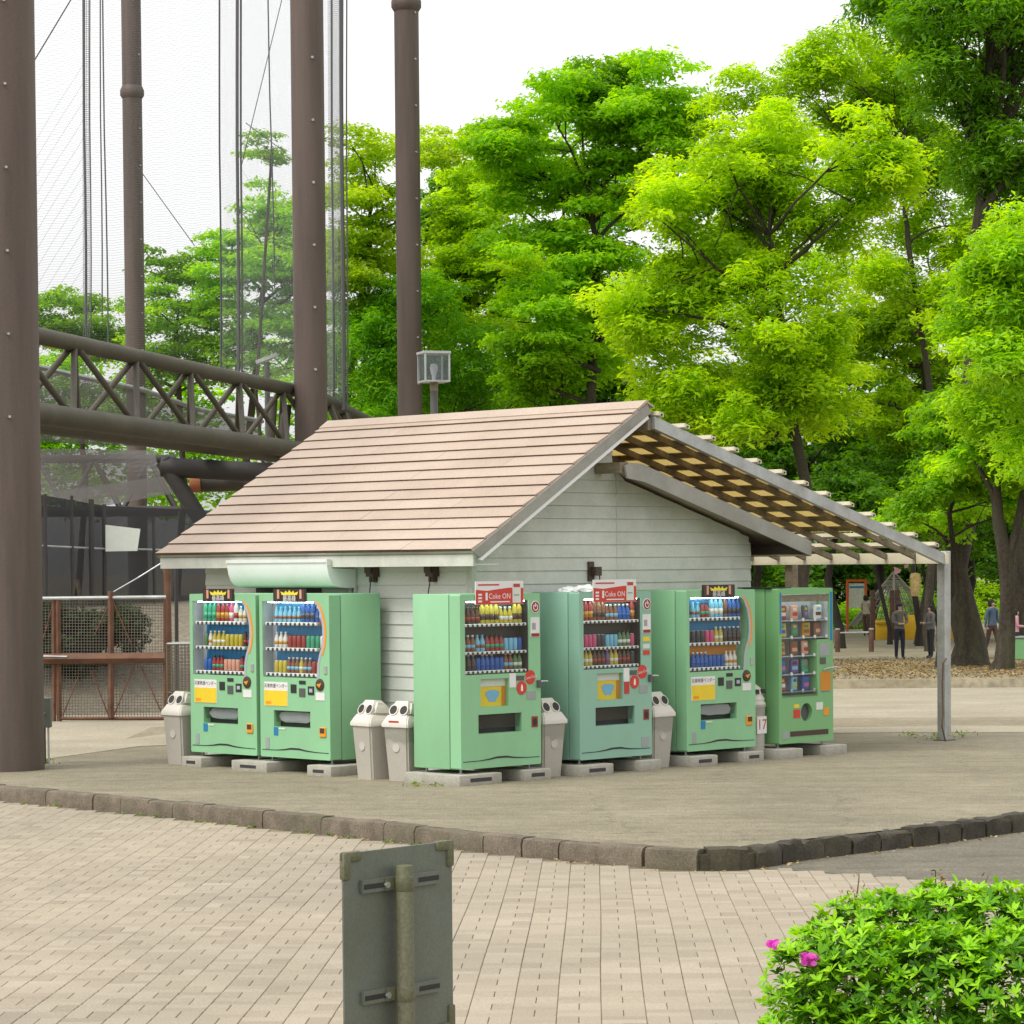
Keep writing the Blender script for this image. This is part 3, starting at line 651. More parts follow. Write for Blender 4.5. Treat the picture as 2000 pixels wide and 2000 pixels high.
# rolled blind hanging inside the pergola post
bl = thing('hanging_basket', 'brown woven basket hanging under the pergola beside its steel post', 'basket', uv(UW, VW, GZ) + VV * 7.75 - UU * .15)
mb = MB(); mb.lathe([(.02, 1.86), (.055, 1.85), (.07, 1.98), (.07, 2.10), (.055, 2.14), (.02, 2.145)], 12); mb.build('body', 'reed_mat', bl, smooth=True)
mb = MB(); mb.tube([(0, 0, 2.14), (0, .0, 2.42)], .006, 5); mb.build('cord', 'black_plastic', bl)

# ------------------------------------------------------------------ vending machines
H_ = 1.83
def circ(cx, cz, rx, rz=None, n=20): rz = rz or rx; return [(cx + rx * math.cos(2 * math.pi * k / n), cz + rz * math.sin(2 * math.pi * k / n)) for k in range(n)]
def rect(x0, x1, z0, z1): return [(x0, z0), (x1, z0), (x1, z1), (x0, z1)]
def card(name, loop, material, parent, y=-.003, th=.0035): mb = MB(); mb.plate([loop], y, y + th); return mb.build(name, material, parent)
def pane(loop, t, y, name='window_glass'):
    mb = MB(); tri_ = tessellate_polygon([[Vector((p[0], p[1], 0)) for p in loop]]); mb.add([(p[0], y, p[1]) for p in loop], list(tri_)); return mb.build(name, 'pane_glass', t)
def liner(t, x, m_, z0, z1):
    mb = MB(); mb.box(x + .001, x + .004, .016, .148, z0 + .002, z1 - .002); mb.build('display_liner', m_, t)
def tube(t, x0, x1, z):
    mb = MB(); mb.tube([(x0, .03, z + .008), (x1, .03, z + .008)], .005, 8); mb.build('display_lamp', 'tube_light', t)
def bottle_mesh(kind, body, cap):
    mb = MB()
    if kind == 'can': prof = [(.024, 0), (.028, .006), (.028, .10), (.022, .112)]
    elif kind == 'tall': prof = [(.026, 0), (.030, .008), (.030, .13), (.012, .172), (.012, .178)]
    else: prof = [(.025, 0), (.028, .006), (.028, .085), (.012, .125), (.012, .13)]
    mb.lathe(prof, 8); mb.mi = 1; h = prof[-1][1]
    mb.lathe([(.0135, h), (.0135, h + .018)] if kind != 'can' else [(.022, h), (.021, h + .003)], 8)
    if kind != 'can': mb.mi = 2; mb.lathe([(.0306 if kind == 'tall' else .0286, .03), (.0306 if kind == 'tall' else .0286, .085 if kind == 'tall' else .06)], 8)
    me = mb.mesh('display_' + ('can' if kind == 'can' else 'bottle'), [body, cap, rnd.choice(BOT)]); me.polygons.foreach_set('use_smooth', [True] * len(me.polygons)); return me
BM = {k: [bottle_mesh(k, b, rnd.choice([M['white'], M['text_dark'], b])) for b in BOT] for k in ('can', 'short', 'tall')}
def drinks(t, row_z, x0, x1, n, kinds, y, pool):
    k = 0; pitch = (x1 - x0) / n
    while k < n:
        run = rnd.choice([1, 2, 3, 3, 4]); me = BM[rnd.choice(kinds)][rnd.choice(pool)]
        for _ in range(min(run, n - k)):
            o = link(me.name.split('.')[0], me, t); o.scale = (min(1.12, pitch / .062),) * 2 + (1.16,); o.location = (x0 + pitch * (k + .5), y + rnd.uniform(-.003, .003), row_z); o.rotation_euler = (0, 0, rnd.uniform(0, 6)); k += 1
def feet(t, W_, D):
    for x in (.09, W_ - .09):
        for y in (.10, D - .1):
            mb = MB(); mb.lathe([(.035, -.045), (.035, -.038), (.012, -.036), (.012, .0)], 10, (x, y, 0)); mb.build('foot', 'galvanised', t, smooth=True)
def groove(t, W_, y=-.0035, off=0):
    up = [(.03, .085), (.22 * W_, .088), (.34 * W_, .10), (.44 * W_, .118), (.56 * W_, .118), (.66 * W_, .10), (.80 * W_, .088), (W_ - .03, .085)]
    dn = [(W_ - .03, .078), (.78 * W_, .080), (.66 * W_, .086), (.56 * W_, .098), (.44 * W_, .098), (.34 * W_, .086), (.22 * W_, .080), (.03, .078)]
    card('kick_groove', up + dn, 'black_plastic', t, y)
def flap(t, x0, x1, z0, z1, bag=True):
    mb = MB(); mb.box(x0, x1, .10, .11, z0, z1); mb.build('delivery_recess', 'black_plastic', t)
    mb = MB(); mb.add([(x0 + .01, .012, z1 - .01), (x1 - .01, .012, z1 - .01), (x1 - .01, .03, z0 + .055), (x0 + .01, .03, z0 + .055), (x0 + .01, .018, z1 - .01), (x1 - .01, .018, z1 - .01), (x1 - .01, .036, z0 + .055), (x0 + .01, .036, z0 + .055)], [(0, 1, 2, 3), (7, 6, 5, 4), (0, 4, 5, 1), (1, 5, 6, 2), (2, 6, 7, 3), (3, 7, 4, 0)])
    mb.build('delivery_flap', 'lid_plastic', t)
    if bag:
        mb = MB(); bm = bmesh.new(); bmesh.ops.create_icosphere(bm, subdivisions=2, radius=1)
        for v in bm.verts:
            v.co = Vector([math.copysign(abs(c) ** .45, c) for c in v.co])
            v.co = Vector(((x0 + x1) / 2 + v.co.x * (x1 - x0) * .47 * rnd.uniform(.85, 1), .065 + v.co.y * .022, (z0 + z1) / 2 + .022 + v.co.z * (z1 - z0) * .36 * rnd.uniform(.8, 1.1)))
        mb.bm(bm); mb.build('flap_lining', 'bag_white', t)
def cabinet(t, W_, D, paint, holes, depth=.16):
    mb = MB(); mb.bbox(0, W_, depth + .012, D, 0, H_, .012); mb.build('cabinet', paint, t, smooth=True)
    mb = MB(); ol = [(.014, .004), (W_ - .014, .004), (W_ - .002, .018), (W_ - .002, H_ - .018), (W_ - .014, H_ - .004), (.014, H_ - .004), (.002, H_ - .018), (.002, .018)]
    mb.plate([ol] + holes, 0, depth); d = mb.build('door', paint, t)
    mb = MB(); mb.box(.012, W_ - .012, depth, depth + .012, .01, H_ - .01); mb.build('door_seal', 'black_plastic', t)
    return d
def shelf_strip(t, x0, x1, z, n, y=.022, h=.035):
    mb = MB(); mb.bbox(x0, x1, y, y + .05, z - h / 2, z + h / 2, .006, 1); s = mb.build('price_strip', 'white', t)
    mb = MB(); p = (x1 - x0 - .03) / n
    for k in range(n): mb.lathe([(p * .25, 0), (p * .25, .003)], 8, (x0 + .015 + p * (k + .5), y - .0005, z - .004), 'Y')
    mb.build('buttons', 'text_dark', s)
def crown_card(t, x0, x1, z0, z1):
    mb = MB(); mb.box(x0, x1, -.012, -.004, z0, z1); c = mb.build('topper_card', 'black_card', t); cx = (x0 + x1) / 2; w_ = x1 - x0; h = z1 - z0
    cr = [(-.23, .05), (-.27, .62), (-.15, .36), (-.12, .75), (-.05, .42), (0, .88), (.05, .42), (.12, .75), (.15, .36), (.27, .62), (.23, .05)]
    cb = z0 + h * .52
    card('crown', [(cx + a * w_, cb + b * h * .45) for a, b in cr], 'crown_yellow', c, -.0155, .003)
    for s in (-1, 1):
        card('drink_picture', rect(cx + s * w_ * .40 - .03, cx + s * w_ * .40 + .03, z0 + .01, z1 - .015), 'brown_glossy', c, -.0152, .003)
        card('can_picture', rect(cx + s * w_ * .34 - .018, cx + s * w_ * .34 + .018, z0 + .04, z1 - .01), BOT[13], c, -.0164, .004)
    text('最高峰', .075, 'text_white', c, (cx, -.016, z0 + h * .27))
def vending_arc(name, label, origin, rz, W_=1.19, D=.76, low='panel_blue', seedpool=None, mid='panel_blue'):
    t = thing(name, label, 'vending machine', origin, rz, 'green vending machines round the kiosk')
    X = lambda f: f * W_
    arc = [(X(.80), 1.745), (X(.86), 1.70), (X(.905), 1.60), (X(.93), 1.48), (X(.935), 1.36), (X(.92), 1.25), (X(.885), 1.16), (X(.86), 1.06), (X(.85), .90)]
    win = [(X(.045), .90)] + list(reversed(arc)) + [(X(.045), 1.745)]
    fl = rect(X(.20), X(.72), .345, .53)
    cabinet(t, W_, D, 'machine_green', [win, fl])
    # coloured trim round the curved edge
    a2 = [(x + .028 * (1 if z > 1.1 else .4), z) for x, z in arc[:7]]
    card('arc_trim', arc[:7] + list(reversed(a2)), 'orange', t, -.005, .006)
    a3 = [(x - .034, z) for x, z in arc]; card('arc_inner_trim', a3 + list(reversed(arc)), 'panel_grey', t, -.0035, .004)
    x0, x1 = X(.05), X(.80)
    mb = MB(); mb.box(X(.045), X(.94), .150, .158, .90, 1.745); mb.build('display_back', 'panel_grey', t)
    for i, (za, zb, m_) in enumerate(((1.55, 1.74, 'panel_blue'), (1.37, 1.47, mid), (1.075, 1.185, low))):
        card('display_panel', rect(X(.12), X(.90 if i < 2 else .85), za, zb), m_, t, .135, .01)
    for i, z in enumerate((1.495, 1.212, .93)):
        shelf_strip(t, x0 + .015, X(.80), z, 11)
        pool = (seedpool or [[3, 9, 5, 6, 0, 3], [5, 3, 8, 10, 9], [1, 0, 10, 13, 2, 3]])[i]
        drinks(t, z + .02, X(.14), X(.80) if i == 2 else X(.86), 11, ['tall', 'tall', 'short'] if i == 0 else ['short', 'can'] if i == 1 else ['can', 'short'], .085, pool)
    liner(t, X(.045), 'liner_grey', .90, 1.745); pane(win, t, .010); tube(t, X(.10), X(.78), 1.728)
    st_ = card('sticker', rect(X(.065), X(.405), .575, .845), 'card_white', t, -.003); card('sticker_colour', rect(X(.07), X(.40), .58, .75), 'yellow', st_, -.0065, .003)
    text('災害救援ベンダー', .050, 'text_dark', st_, (X(.235), -.005, .80)); card('sticker_print', rect(X(.09), X(.17), .595, .63), 'orange', st_, -.0075, .003)
    for (a, b, c, d, m_) in ((.45, .53, .73, .825, 'black_plastic'), (.57, .66, .83, .87, 'black_plastic'), (.57, .655, .69, .785, 'steel_dark'), (.695, .78, .715, .81, 'black_plastic'), (.805, .93, .66, .745, 'card_white'), (.20, .26, .25, .34, 'panel_blue'), (.075, .13, .10, .22, 'grey_plate'), (.27, .36, .318, .335, 'pale_paper')):
        card('slot_plate' if m_ != 'card_white' else 'notice', rect(X(a), X(b), c, d), m_, t, -.006, .007)
    card('slot_window', rect(X(.715), X(.76), .745, .785), 'panel_grey', t, -.0085, .003)
    mb = MB(); mb.lathe([(.068, 0), (.066, .012), (.05, .018)], 18, (X(.865), 0, .83), 'Y'); e = mb.build('coin_mount', 'brown_glossy', t, smooth=True); card('coin_mark', [(X(.83), .835), (X(.90), .85), (X(.87), .80)], 'orange', e, -.022, .003)
    mb = MB(); mb.bbox(X(.855), X(.945), -.016, .004, .255, .365, .008, 1); r = mb.build('coin_return', 'orange', t); card('coin_cup', rect(X(.87), X(.93), .30, .355), 'brown_glossy', r, -.019, .003)
    flap(t, X(.20), X(.72), .345, .53); groove(t, W_); feet(t, W_, D)
    mb = MB(); mb.bbox(X(.925), X(.965), -.012, .003, .95, 1.04, .004, 1); mb.build('lock', 'galvanised', t)
    crown_card(t, X(.22), X(.69), 1.735, 1.885)
    return t
def vending_red(name, label, origin, rz, W_=1.19, D=.72, paint='machine_green', pools=None, mint=False):
    t = thing(name, label, 'vending machine', origin, rz, 'green vending machines round the kiosk'); X = lambda f: f * W_
    win = rect(X(.06), X(.855), .985, 1.755); fl = rect(X(.215), X(.755), .365, .565); pic = rect(X(.245), X(.595), .645, .935)
    cabinet(t, W_, D, paint, [win, fl, pic])
    mb = MB(); mb.box(X(.06), X(.855), .150, .158, .985, 1.755); mb.build('display_back', 'display_dark', t)
    for i, z in enumerate((1.50, 1.21, 1.01)):
        shelf_strip(t, X(.075), X(.845), z, 13, h=.03)
        drinks(t, z + .018, X(.075), X(.83), 13, (['tall', 'short'], ['short', 'tall', 'can'], ['can', 'short'])[i], .085, pools[i])
    liner(t, X(.06), 'display_dark', .985, 1.755); liner(t, X(.855) - .005, 'display_dark', .985, 1.755); pane(win, t, .010); tube(t, X(.10), X(.82), 1.738)
    mb = MB(); mb.box(X(.245), X(.595), .05, .058, .645, .935); s = mb.build('poster_box', 'yellow', t); card('poster_head', rect(X(.26), X(.58), .855, .93), 'pale_paper', s, .044, .004); card('poster_patch', [(X(.43) + .09 * (1 + .25 * math.sin(3 * a)) * math.cos(a), .755 + .075 * (1 + .2 * math.cos(2 * a)) * math.sin(a)) for a in np.linspace(0, 6.283, 22, endpoint=False)], 'sky_blue', s, .046, .003); card('poster_side', rect(X(.545), X(.592), .65, .85), 'panel_orange', s, .045, .003)
    pane(pic, t, .01, 'poster_glass')
    for (cx, cz, r, tx) in ((.755, .826, .074, 0), (.865, .935, .076, 1)):
        d = card('red_disc', circ(X(cx), cz, r), 'red', t, -.006, .007)
        if tx: text('Coca-Cola', .045, 'text_white', d, (X(cx), -.0075, cz), rot=(math.pi / 2, -.15, 0))
        else: card('bottle_mark', [(X(cx) - .014, cz - .035), (X(cx) + .014, cz - .035), (X(cx) + .014, cz + .01), (X(cx) + .005, cz + .035), (X(cx) - .005, cz + .035), (X(cx) - .014, cz + .01)], 'text_white', d, -.0085, .003)
    for (a, b, c, d, m_) in ((.605, .68, .835, .985, 'card_white'), (.69, .79, .905, .955, 'steel_dark'), (.82, .935, .70, .785, 'grey_plate'), (.875, .985, 1.36, 1.57, 'card_white'), (.88, .955, .40, .515, 'deep_red')):
        o = card('notice' if m_ == 'card_white' else 'coin_return' if m_ == 'deep_red' else 'slot_plate', rect(X(a), X(b), c, d), m_, t, -.006, .007)
        if a == .875: card('notice_band', rect(X(.88), X(.98), 1.365, 1.40), 'deep_red', o, -.009, .003); card('notice_print', rect(X(.89), X(.935), 1.44, 1.51), 'grey_plate', o, -.009, .003)
        if m_ == 'deep_red': card('coin_cup', circ(X(.918), .455, .03, .04), 'black_plastic', o, -.009, .003)
    if mint:
        for k, (za, m_) in enumerate(((1.27, 'yellow'), (1.19, 'pale_paper'), (1.12, 'red'))): card('price_sticker', rect(X(.88), X(.97), za, za + .05), m_, t, -.005, .006)
        card('price_column', rect(X(.61), X(.68), .70, .83), 'text_red', t, -.005, .006); card('serial_plate', rect(X(.85), X(.95), .10, .21), 'grey_plate', t, -.005, .006)
    p = card('power_badge', circ(X(.935), 1.68, .066), 'card_white', t, -.006, .007); card('badge_ring', circ(X(.935), 1.68, .057), 'deep_red', p, -.0085, .003)
    ring = [(X(.935) + .036 * math.sin(a), 1.676 + .036 * math.cos(a)) for a in np.linspace(.55, 2 * math.pi - .55, 18)] + [(X(.935) + .026 * math.sin(a), 1.676 + .026 * math.cos(a)) for a in np.linspace(2 * math.pi - .55, .55, 18)]
    card('power_ring', ring, 'text_white', p, -.011, .003); card('power_bar', rect(X(.935) - .006, X(.935) + .006, 1.68, 1.722), 'text_white', p, -.011, .003)
    # topper card
    x0, x1, z0, z1 = X(.18), X(.775), 1.715, 1.96
    mb = MB(); mb.box(x0, x1, -.016, -.008, z0, z1); c = mb.build('topper_card', 'card_white', t)
    low = [(x0 + .004, z0 + .003), (x1 - .004, z0 + .003), (x1 - .004, z1 - .075), (X(.60), z1 - .07), (X(.45), z1 - .085), (X(.32), z1 - .10), (x0 + .004, z1 - .088)]
    card('card_red', low, 'red', c, -.0195, .003); text('Coke ON', .080, 'text_white', c, (X(.475), -.0205, z0 + .085)); card('card_line', rect(X(.36), X(.60), z0 + .022, z0 + .034), 'text_white', c, -.0215, .003)
    for k in range(3): card('card_line', rect(X(.21), X(.255), z0 + .025 + .035 * k, z0 + .045 + .035 * k), 'text_white', c, -.0215, .003)
    card('can_mark', rect(X(.30), X(.325), z0 + .045, z0 + .125), 'text_white', c, -.0215, .003)
    ph = card('phone_picture', rect(X(.635), X(.735), z0 + .015, z1 - .02), 'pale_paper', c, -.0225, .004); card('phone_band', rect(X(.645), X(.725), z1 - .065, z1 - .03), 'text_red', ph, -.025, .003); card('phone_line', rect(X(.65), X(.715), z0 + .09, z0 + .105), 'grey_plate', ph, -.025, .003)
    card('headline', rect(X(.21), X(.47), z1 - .045, z1 - .03), 'text_red', c, -.0195, .003)
    mb = MB(); mb.bbox(X(.945), X(.985), -.05, .002, .82, .90, .006, 1); h = mb.build('handle', 'steel_dark', t); mb = MB(); mb.tube([(X(.965), -.04, .885), (X(.99), -.065, .89), (X(1.03), -.07, .885)], .009, 8); mb.build('grip', 'galvanised', h, smooth=True)
    flap(t, X(.215), X(.755), .365, .565, False); groove(t, W_); feet(t, W_, D); return t
BZ = -.17
vending_arc('vending_machine', 'mint green drinks machine with blue panels at the far end of the eave wall', uv(25.31, 20.05, BZ), -R45, seedpool=[[0, 5, 10, 6, 4], [11, 5, 3, 8, 2], [1, 9, 3, 0, 13]])
vending_arc('vending_machine', 'mint green drinks machine with blue panels beside the pair of bins', uv(24.06, 20.05, BZ), -R45, seedpool=[[5, 9, 3, 3, 6], [5, 0, 4, 9, 10], [1, 10, 0, 3, 8]])
vending_red('vending_machine', 'bright green drinks machine with red topper card at the corner of the kiosk', uv(20.74, 19.98, BZ), R45, pools=[[2, 1, 1, 8, 11, 10], [9, 4, 0, 10, 3], [7, 7, 11, 10, 3]])
vending_red('vending_machine', 'bluish mint drinks machine with red topper card and plastic bags on its roof', uv(20.74, 21.77, BZ), R45, W_=1.165, paint='machine_mint', pools=[[10, 0, 10, 3, 3], [9, 4, 6, 11, 7], [7, 2, 8, 12]], mint=True)
vending_arc('vending_machine', 'green drinks machine with blue and orange window panels before the gable wall', uv(20.74, 23.52, BZ), R45, W_=1.205, D=.80, low='panel_orange', seedpool=[[10, 0, 3, 9, 9], [8, 12, 6, 5, 7], [10, 2, 3, 0, 5]])
# snack machine
t = thing('snack_machine', 'narrower green snack machine with clear front and rows of packets, next to the pergola', 'vending machine', uv(20.74, 25.15, BZ), R45, 'green vending machines round the kiosk')
Wm, D = 1.015, .72; X = lambda f: f * Wm
win = [(X(.055), .57), (X(.70), .57), (X(.70), 1.215), (X(.93), 1.215), (X(.93), 1.755), (X(.055), 1.755)]
cabinet(t, Wm, D, 'machine_grass', [win, circ(X(.50), .36, .108, .108)], .2)
mb = MB(); mb.box(X(.055), X(.93), .19, .198, .56, 1.76); mb.build('display_back', 'panel_grey', t)
card('display_head', rect(X(.06), X(.925), 1.67, 1.75), 'weathered_wood', t, .02, .006)
SN = []
for i_, m_ in enumerate(BOT):
    mb = MB(); mb.bbox(-.052, .052, -.02, .02, 0, .165, .018, 2); mb.mi = 1; mb.box(-.035, .035, -.0225, -.02, .045, .085); mb.mi = 2; mb.box(-.028, .02, -.0225, -.02, .105, .135); SN.append(mb.mesh('snack_packet', [m_, BOT[(i_ * 5 + 5) % len(BOT)], BOT[(i_ * 3 + 8) % len(BOT)]]))
rows = [(1.47, 4), (1.265, 4), (1.05, 3), (.835, 3), (.63, 3)]; pools = [[0, 13, 7, 5], [8, 11, 1, 10], [1, 10, 13], [3, 12, 4], [0, 9, 3]]
for (z, n), pl in zip(rows, pools):
    xe = X(.93) if n == 4 else X(.70)
    mb = MB(); mb.box(X(.06), xe - .005, .03, .18, z - .03, z - .018); s = mb.build('shelf', 'panel_grey', t)
    p = (xe - X(.07)) / n
    for k in range(n):
        o = link('snack_packet', SN[pl[k]], t); o.location = (X(.07) + p * (k + .45), .09, z - .015); o.rotation_euler = (rnd.uniform(-.1, .05), 0, rnd.uniform(-.2, .2)); o.scale = (1.25, 1, 1.05)
        mb = MB(); mb.lathe([(.022, 0), (.02, .01)], 10, (X(.07) + p * (k + .9), .028, z - .015), 'Y'); mb.build('spiral_end', 'white', s)
liner(t, X(.055), 'liner_grey', .57, 1.755); liner(t, X(.93) - .005, 'liner_grey', 1.22, 1.755); pane(win, t, .012); tube(t, X(.10), X(.88), 1.735)
card('window_edge', rect(X(.945), X(.985), 1.2, 1.78), 'panel_blue', t, -.004, .005); card('window_edge', rect(X(.02), X(.045), 1.3, 1.78), 'panel_blue', t, -.004, .005)
card('flap_cover', rect(X(.06), X(.70), .55, .63), 'lid_plastic', t, -.008, .006)
for (a, b, c, d, m_) in ((.75, .86, .92, 1.0, 'steel_dark'), (.74, .93, 1.02, 1.17, 'grey_plate'), (.76, .95, .60, .83, 'panel_orange'), (.78, .93, .59, .66, 'panel_blue'), (.26, .38, .30, .40, 'red'), (.27, .36, .42, .46, 'yellow'), (.68, .80, .38, .47, 'pale_paper'), (.20, .90, .085, .145, 'brown_glossy'), (.06, .17, .06, .15, 'grey_plate'), (.82, .91, .31, .40, 'orange')):
    card('panel_plate', rect(X(a), X(b), c, d), m_, t, -.0045 - .0004 * c, .006)
mb = MB(); mb.lathe([(.106, 0), (.106, .006)], 24, (X(.50), .06, .36), 'Y'); mb.build('round_speaker', 'steel_dark', t)
mb = MB(); mb.tube([(X(.82), -.005, .85), (X(.84), -.05, .87), (X(.95), -.07, .88), (X(1.03), -.07, .875)], .012, 8); mb.build('handle', 'galvanised', t, smooth=True)
feet(t, Wm, D)
mb = MB(); mb.box(-.03, X(.35), .1, .6, H_, H_ + .012); mb.build('roof_sheet', 'black_plastic', t)

# concrete base blocks
def base_block(u, v, du, dv, label, mark=None):
    """block whose near corner is at (u,v) and which runs du, dv"""
    t = thing('base_block', label, 'concrete block', uv(u, v, GZ), R45, 'concrete blocks under the machines')
    mb = MB(); mb.bbox(0, dv, 0, du, -.01, BZ - GZ - .046, .012, 2); mb.build('block', 'concrete', t, smooth=True)
    if mark:
        m1 = MB(); z0 = .035
        if mark == 'u': m1.box(dv * .25, dv * .75, -.002, .001, z0, z0 + .04)
        else: m1.box(-.002, .001, du * .3, du * .75, z0, z0 + .035)
        m1.build('stamp', 'text_dark', t)
base_block(24.98, 19.93, .36, .85, 'concrete block under the outer corner of the far eave-side machine, by the bin', 'v')
base_block(23.78, 19.90, .62, .85, 'wide concrete block shared by the two machines under the eave', 'v')
base_block(22.72, 19.92, .40, .85, 'concrete block under the machine beside the pair of bins', 'v')
base_block(20.66, 19.88, .85, .62, 'long pale concrete block under the outer corner of the corner machine', 'u')
base_block(20.68, 20.86, .80, .40, 'concrete block beside the bin, under the corner machine', 'u')
base_block(20.64, 21.68, .85, .52, 'dark concrete block under the bluish machine, next to the bin', 'u')
base_block(20.66, 22.66, .80, .34, 'concrete block between the bluish machine and the bin with a bag')
base_block(20.64, 23.50, .85, .44, 'concrete block under the near corner of the blue and orange panelled machine', 'u')
base_block(20.66, 24.42, .80, .36, 'concrete block by the round-topped bin', 'u')
base_block(20.60, 25.02, .80, .40, 'concrete block under the near corner of the snack machine')
base_block(20.64, 25.92, .80, .38, 'concrete block under the snack machine edge facing the pergola')

# bins
def make_bin(u, v, rz, label, bag=False, red=False):
    t = thing('recycling_bin', label, 'bin', uv(u, v, GZ), rz, 'two-holed plastic bins between the machines')
    hw0, hw1, d0, d1 = .142, .172, .165, .21
    def ring(hw, d, z): return [(-hw, -d, z), (hw, -d, z), (hw, d, z), (-hw, d, z)]
    def loft(rings, nm, m_, par, bev=.02):
        bm = bmesh.new(); rv = [[bm.verts.new(p) for p in r] for r in rings]
        for a, b in zip(rv, rv[1:]):
            for i in range(4): bm.faces.new((a[i], a[(i + 1) % 4], b[(i + 1) % 4], b[i]))
        bm.faces.new(list(reversed(rv[0]))); bm.faces.new(rv[-1])
        bmesh.ops.bevel(bm, geom=[e for e in bm.edges if not all(abs(v.co.z - e.verts[0].co.z) < 1e-6 for v in e.verts)], offset=bev, segments=3, affect='EDGES')
        mb = MB(); mb.bm(bm); return mb.build(nm, m_, par, smooth=True)
    loft([ring(hw0, d0, 0), ring(hw1, d1, .585)], 'body', 'bin_plastic', t)
    loft([ring(hw1 + .014, d1 + .014, .575), ring(hw1 + .016, d1 + .016, .61), ring(hw1 - .005, d1 - .005, .65), [(-.15, -.165, .70), (.15, -.165, .70), (.155, .19, .67), (-.155, .19, .67)]], 'lid', 'bin_lid', t, .012)
    hood = loft([[(-.15, -.166, .69), (.15, -.166, .69), (.15, .17, .672), (-.15, .17, .672)], [(-.140, -.118, .80), (.140, -.118, .80), (.14, .06, .79), (-.14, .06, .79)], [(-.115, -.085, .85), (.115, -.085, .85), (.12, .0, .845), (-.12, .0, .845)]], 'hood', 'bin_lid', t, .03)
    tilt = math.atan2(.048, .11)
    for sx in (-.072, .072):
        mb = MB(); mb.lathe([(.062, 0), (.062, .012), (.05, .013), (.049, .004)], 18, (0, 0, 0), 'Y'); r = mb.build('hole_rim', 'bin_lid', hood, smooth=True); r.location = (sx, -.139, .752); r.rotation_euler = (-tilt, 0, 0)
        mb = MB(); mb.lathe([(.052, 0), (.052, .0105)], 18, (0, 0, 0), 'Y'); r2 = mb.build('hole', 'black_plastic', hood); r2.location = (sx, -.139, .752); r2.rotation_euler = (-tilt, 0, 0)
    if red: card('red_print', rect(-.08, .06, .625, .645), 'text_red', t, -.222, .003)
    mb = MB(); mb.plate([circ(-.0, .36, .05)], -.198, -.190); mb.build('label', 'bin_label', t)
    if bag:
        bm = bmesh.new(); rs = []
        for j, (s, z) in enumerate(((1.03, .43), (1.06, .50), (1.05, .575))):
            rs.append([bm.verts.new((math.copysign(min(abs(math.cos(a)) * 1.3, 1), math.cos(a)) * hw1 * s * rnd.uniform(.97, 1.03), math.copysign(min(abs(math.sin(a)) * 1.3, 1), math.sin(a)) * d1 * s * rnd.uniform(.97, 1.03), z + (rnd.uniform(-.05, .03) if j == 0 else 0))) for a in np.linspace(0, 2 * math.pi, 28, endpoint=False)])
        for a, b in zip(rs, rs[1:]):
            for i in range(28): bm.faces.new((a[i], a[(i + 1) % 28], b[(i + 1) % 28], b[i]))
        mb = MB(); mb.bm(bm); mb.build('bag_liner', 'bag_clear', t, smooth=True)
    return t
make_bin(25.62, 20.22, -R45, 'pale bin with two holes at the end of the eave-side machines, by the rusty fence')
make_bin(22.17, 20.10, -R45 - .12, 'pale bin with two holes and a plain lid beside the machine under the awning')
make_bin(21.74, 20.16, -R45 + .1, 'pale bin with two holes and red print on its lid, tucked behind the corner machine', True, True)
make_bin(21.02, 21.46, R45, 'pale two-holed bin with a clear bag between the corner machine and the bluish machine', True)
make_bin(21.02, 23.22, R45, 'pale two-holed bin with a loose clear bag before the gable, right of the bluish machine', True)
# round-topped bin
t = thing('dome_bin', 'narrow bin with a rounded slotted top and red figures, between drinks machine and snack machine', 'bin', uv(20.98, 24.93, GZ), R45)
mb = MB(); mb.lathe([(.135, 0), (.15, .01), (.165, .60), (.175, .605), (.175, .635)], 24); mb.build('body', 'bin_plastic', t, smooth=True)
mb = MB(); mb.lathe([(.172, .637), (.168, .66), (.155, .665), (.152, .69), (.16, .695), (.14, .735), (.138, .755), (.145, .76), (.11, .83), (.06, .87), (.0001, .885)], 24); d = mb.build('dome_lid', 'bin_lid', t, smooth=True)
for s in (-1, 1):
    mb = MB(); mb.plate([[(s * .055 - .034, .765), (s * .055 + .034, .765), (s * .055 + .026, .815), (s * .055 - .026, .815)]], -.148, -.10); mb.build('slot', 'black_plastic', d)
mb = MB(); mb.plate([rect(-.085, .085, .30, .50)], -.164, -.15); lb = mb.build('label', 'card_white', t)
text('17', .17, 'text_red', lb, (0, -.166, .40))
mb = MB(); mb.lathe([(.180, .52), (.185, .57), (.182, .62)], 24); mb.build('bag_liner', 'bag_clear', t, smooth=True)
# crumpled bags on the bluish machine
for k, (du, dv, s) in enumerate(((.18, .30, 1.0), (.28, .16, .8))):
    bm = bmesh.new(); bmesh.ops.create_icosphere(bm, subdivisions=3, radius=1)
    for v in bm.verts: v.co = Vector((v.co.x * .17 * s, v.co.y * .14 * s, max(-.02, v.co.z) * .075 * s)) * rnd.uniform(.72, 1.12)
    mb = MB(); mb.bm(bm); o = mb.build('plastic_bag', 'bag_white', None); o.location = uv(20.74 + du, 21.77 - .0 + dv, BZ + H_ + .002)
    tag(o, ('larger' if k == 0 else 'smaller') + ' crumpled white plastic bag lying on top of the bluish machine', 'plastic bag')

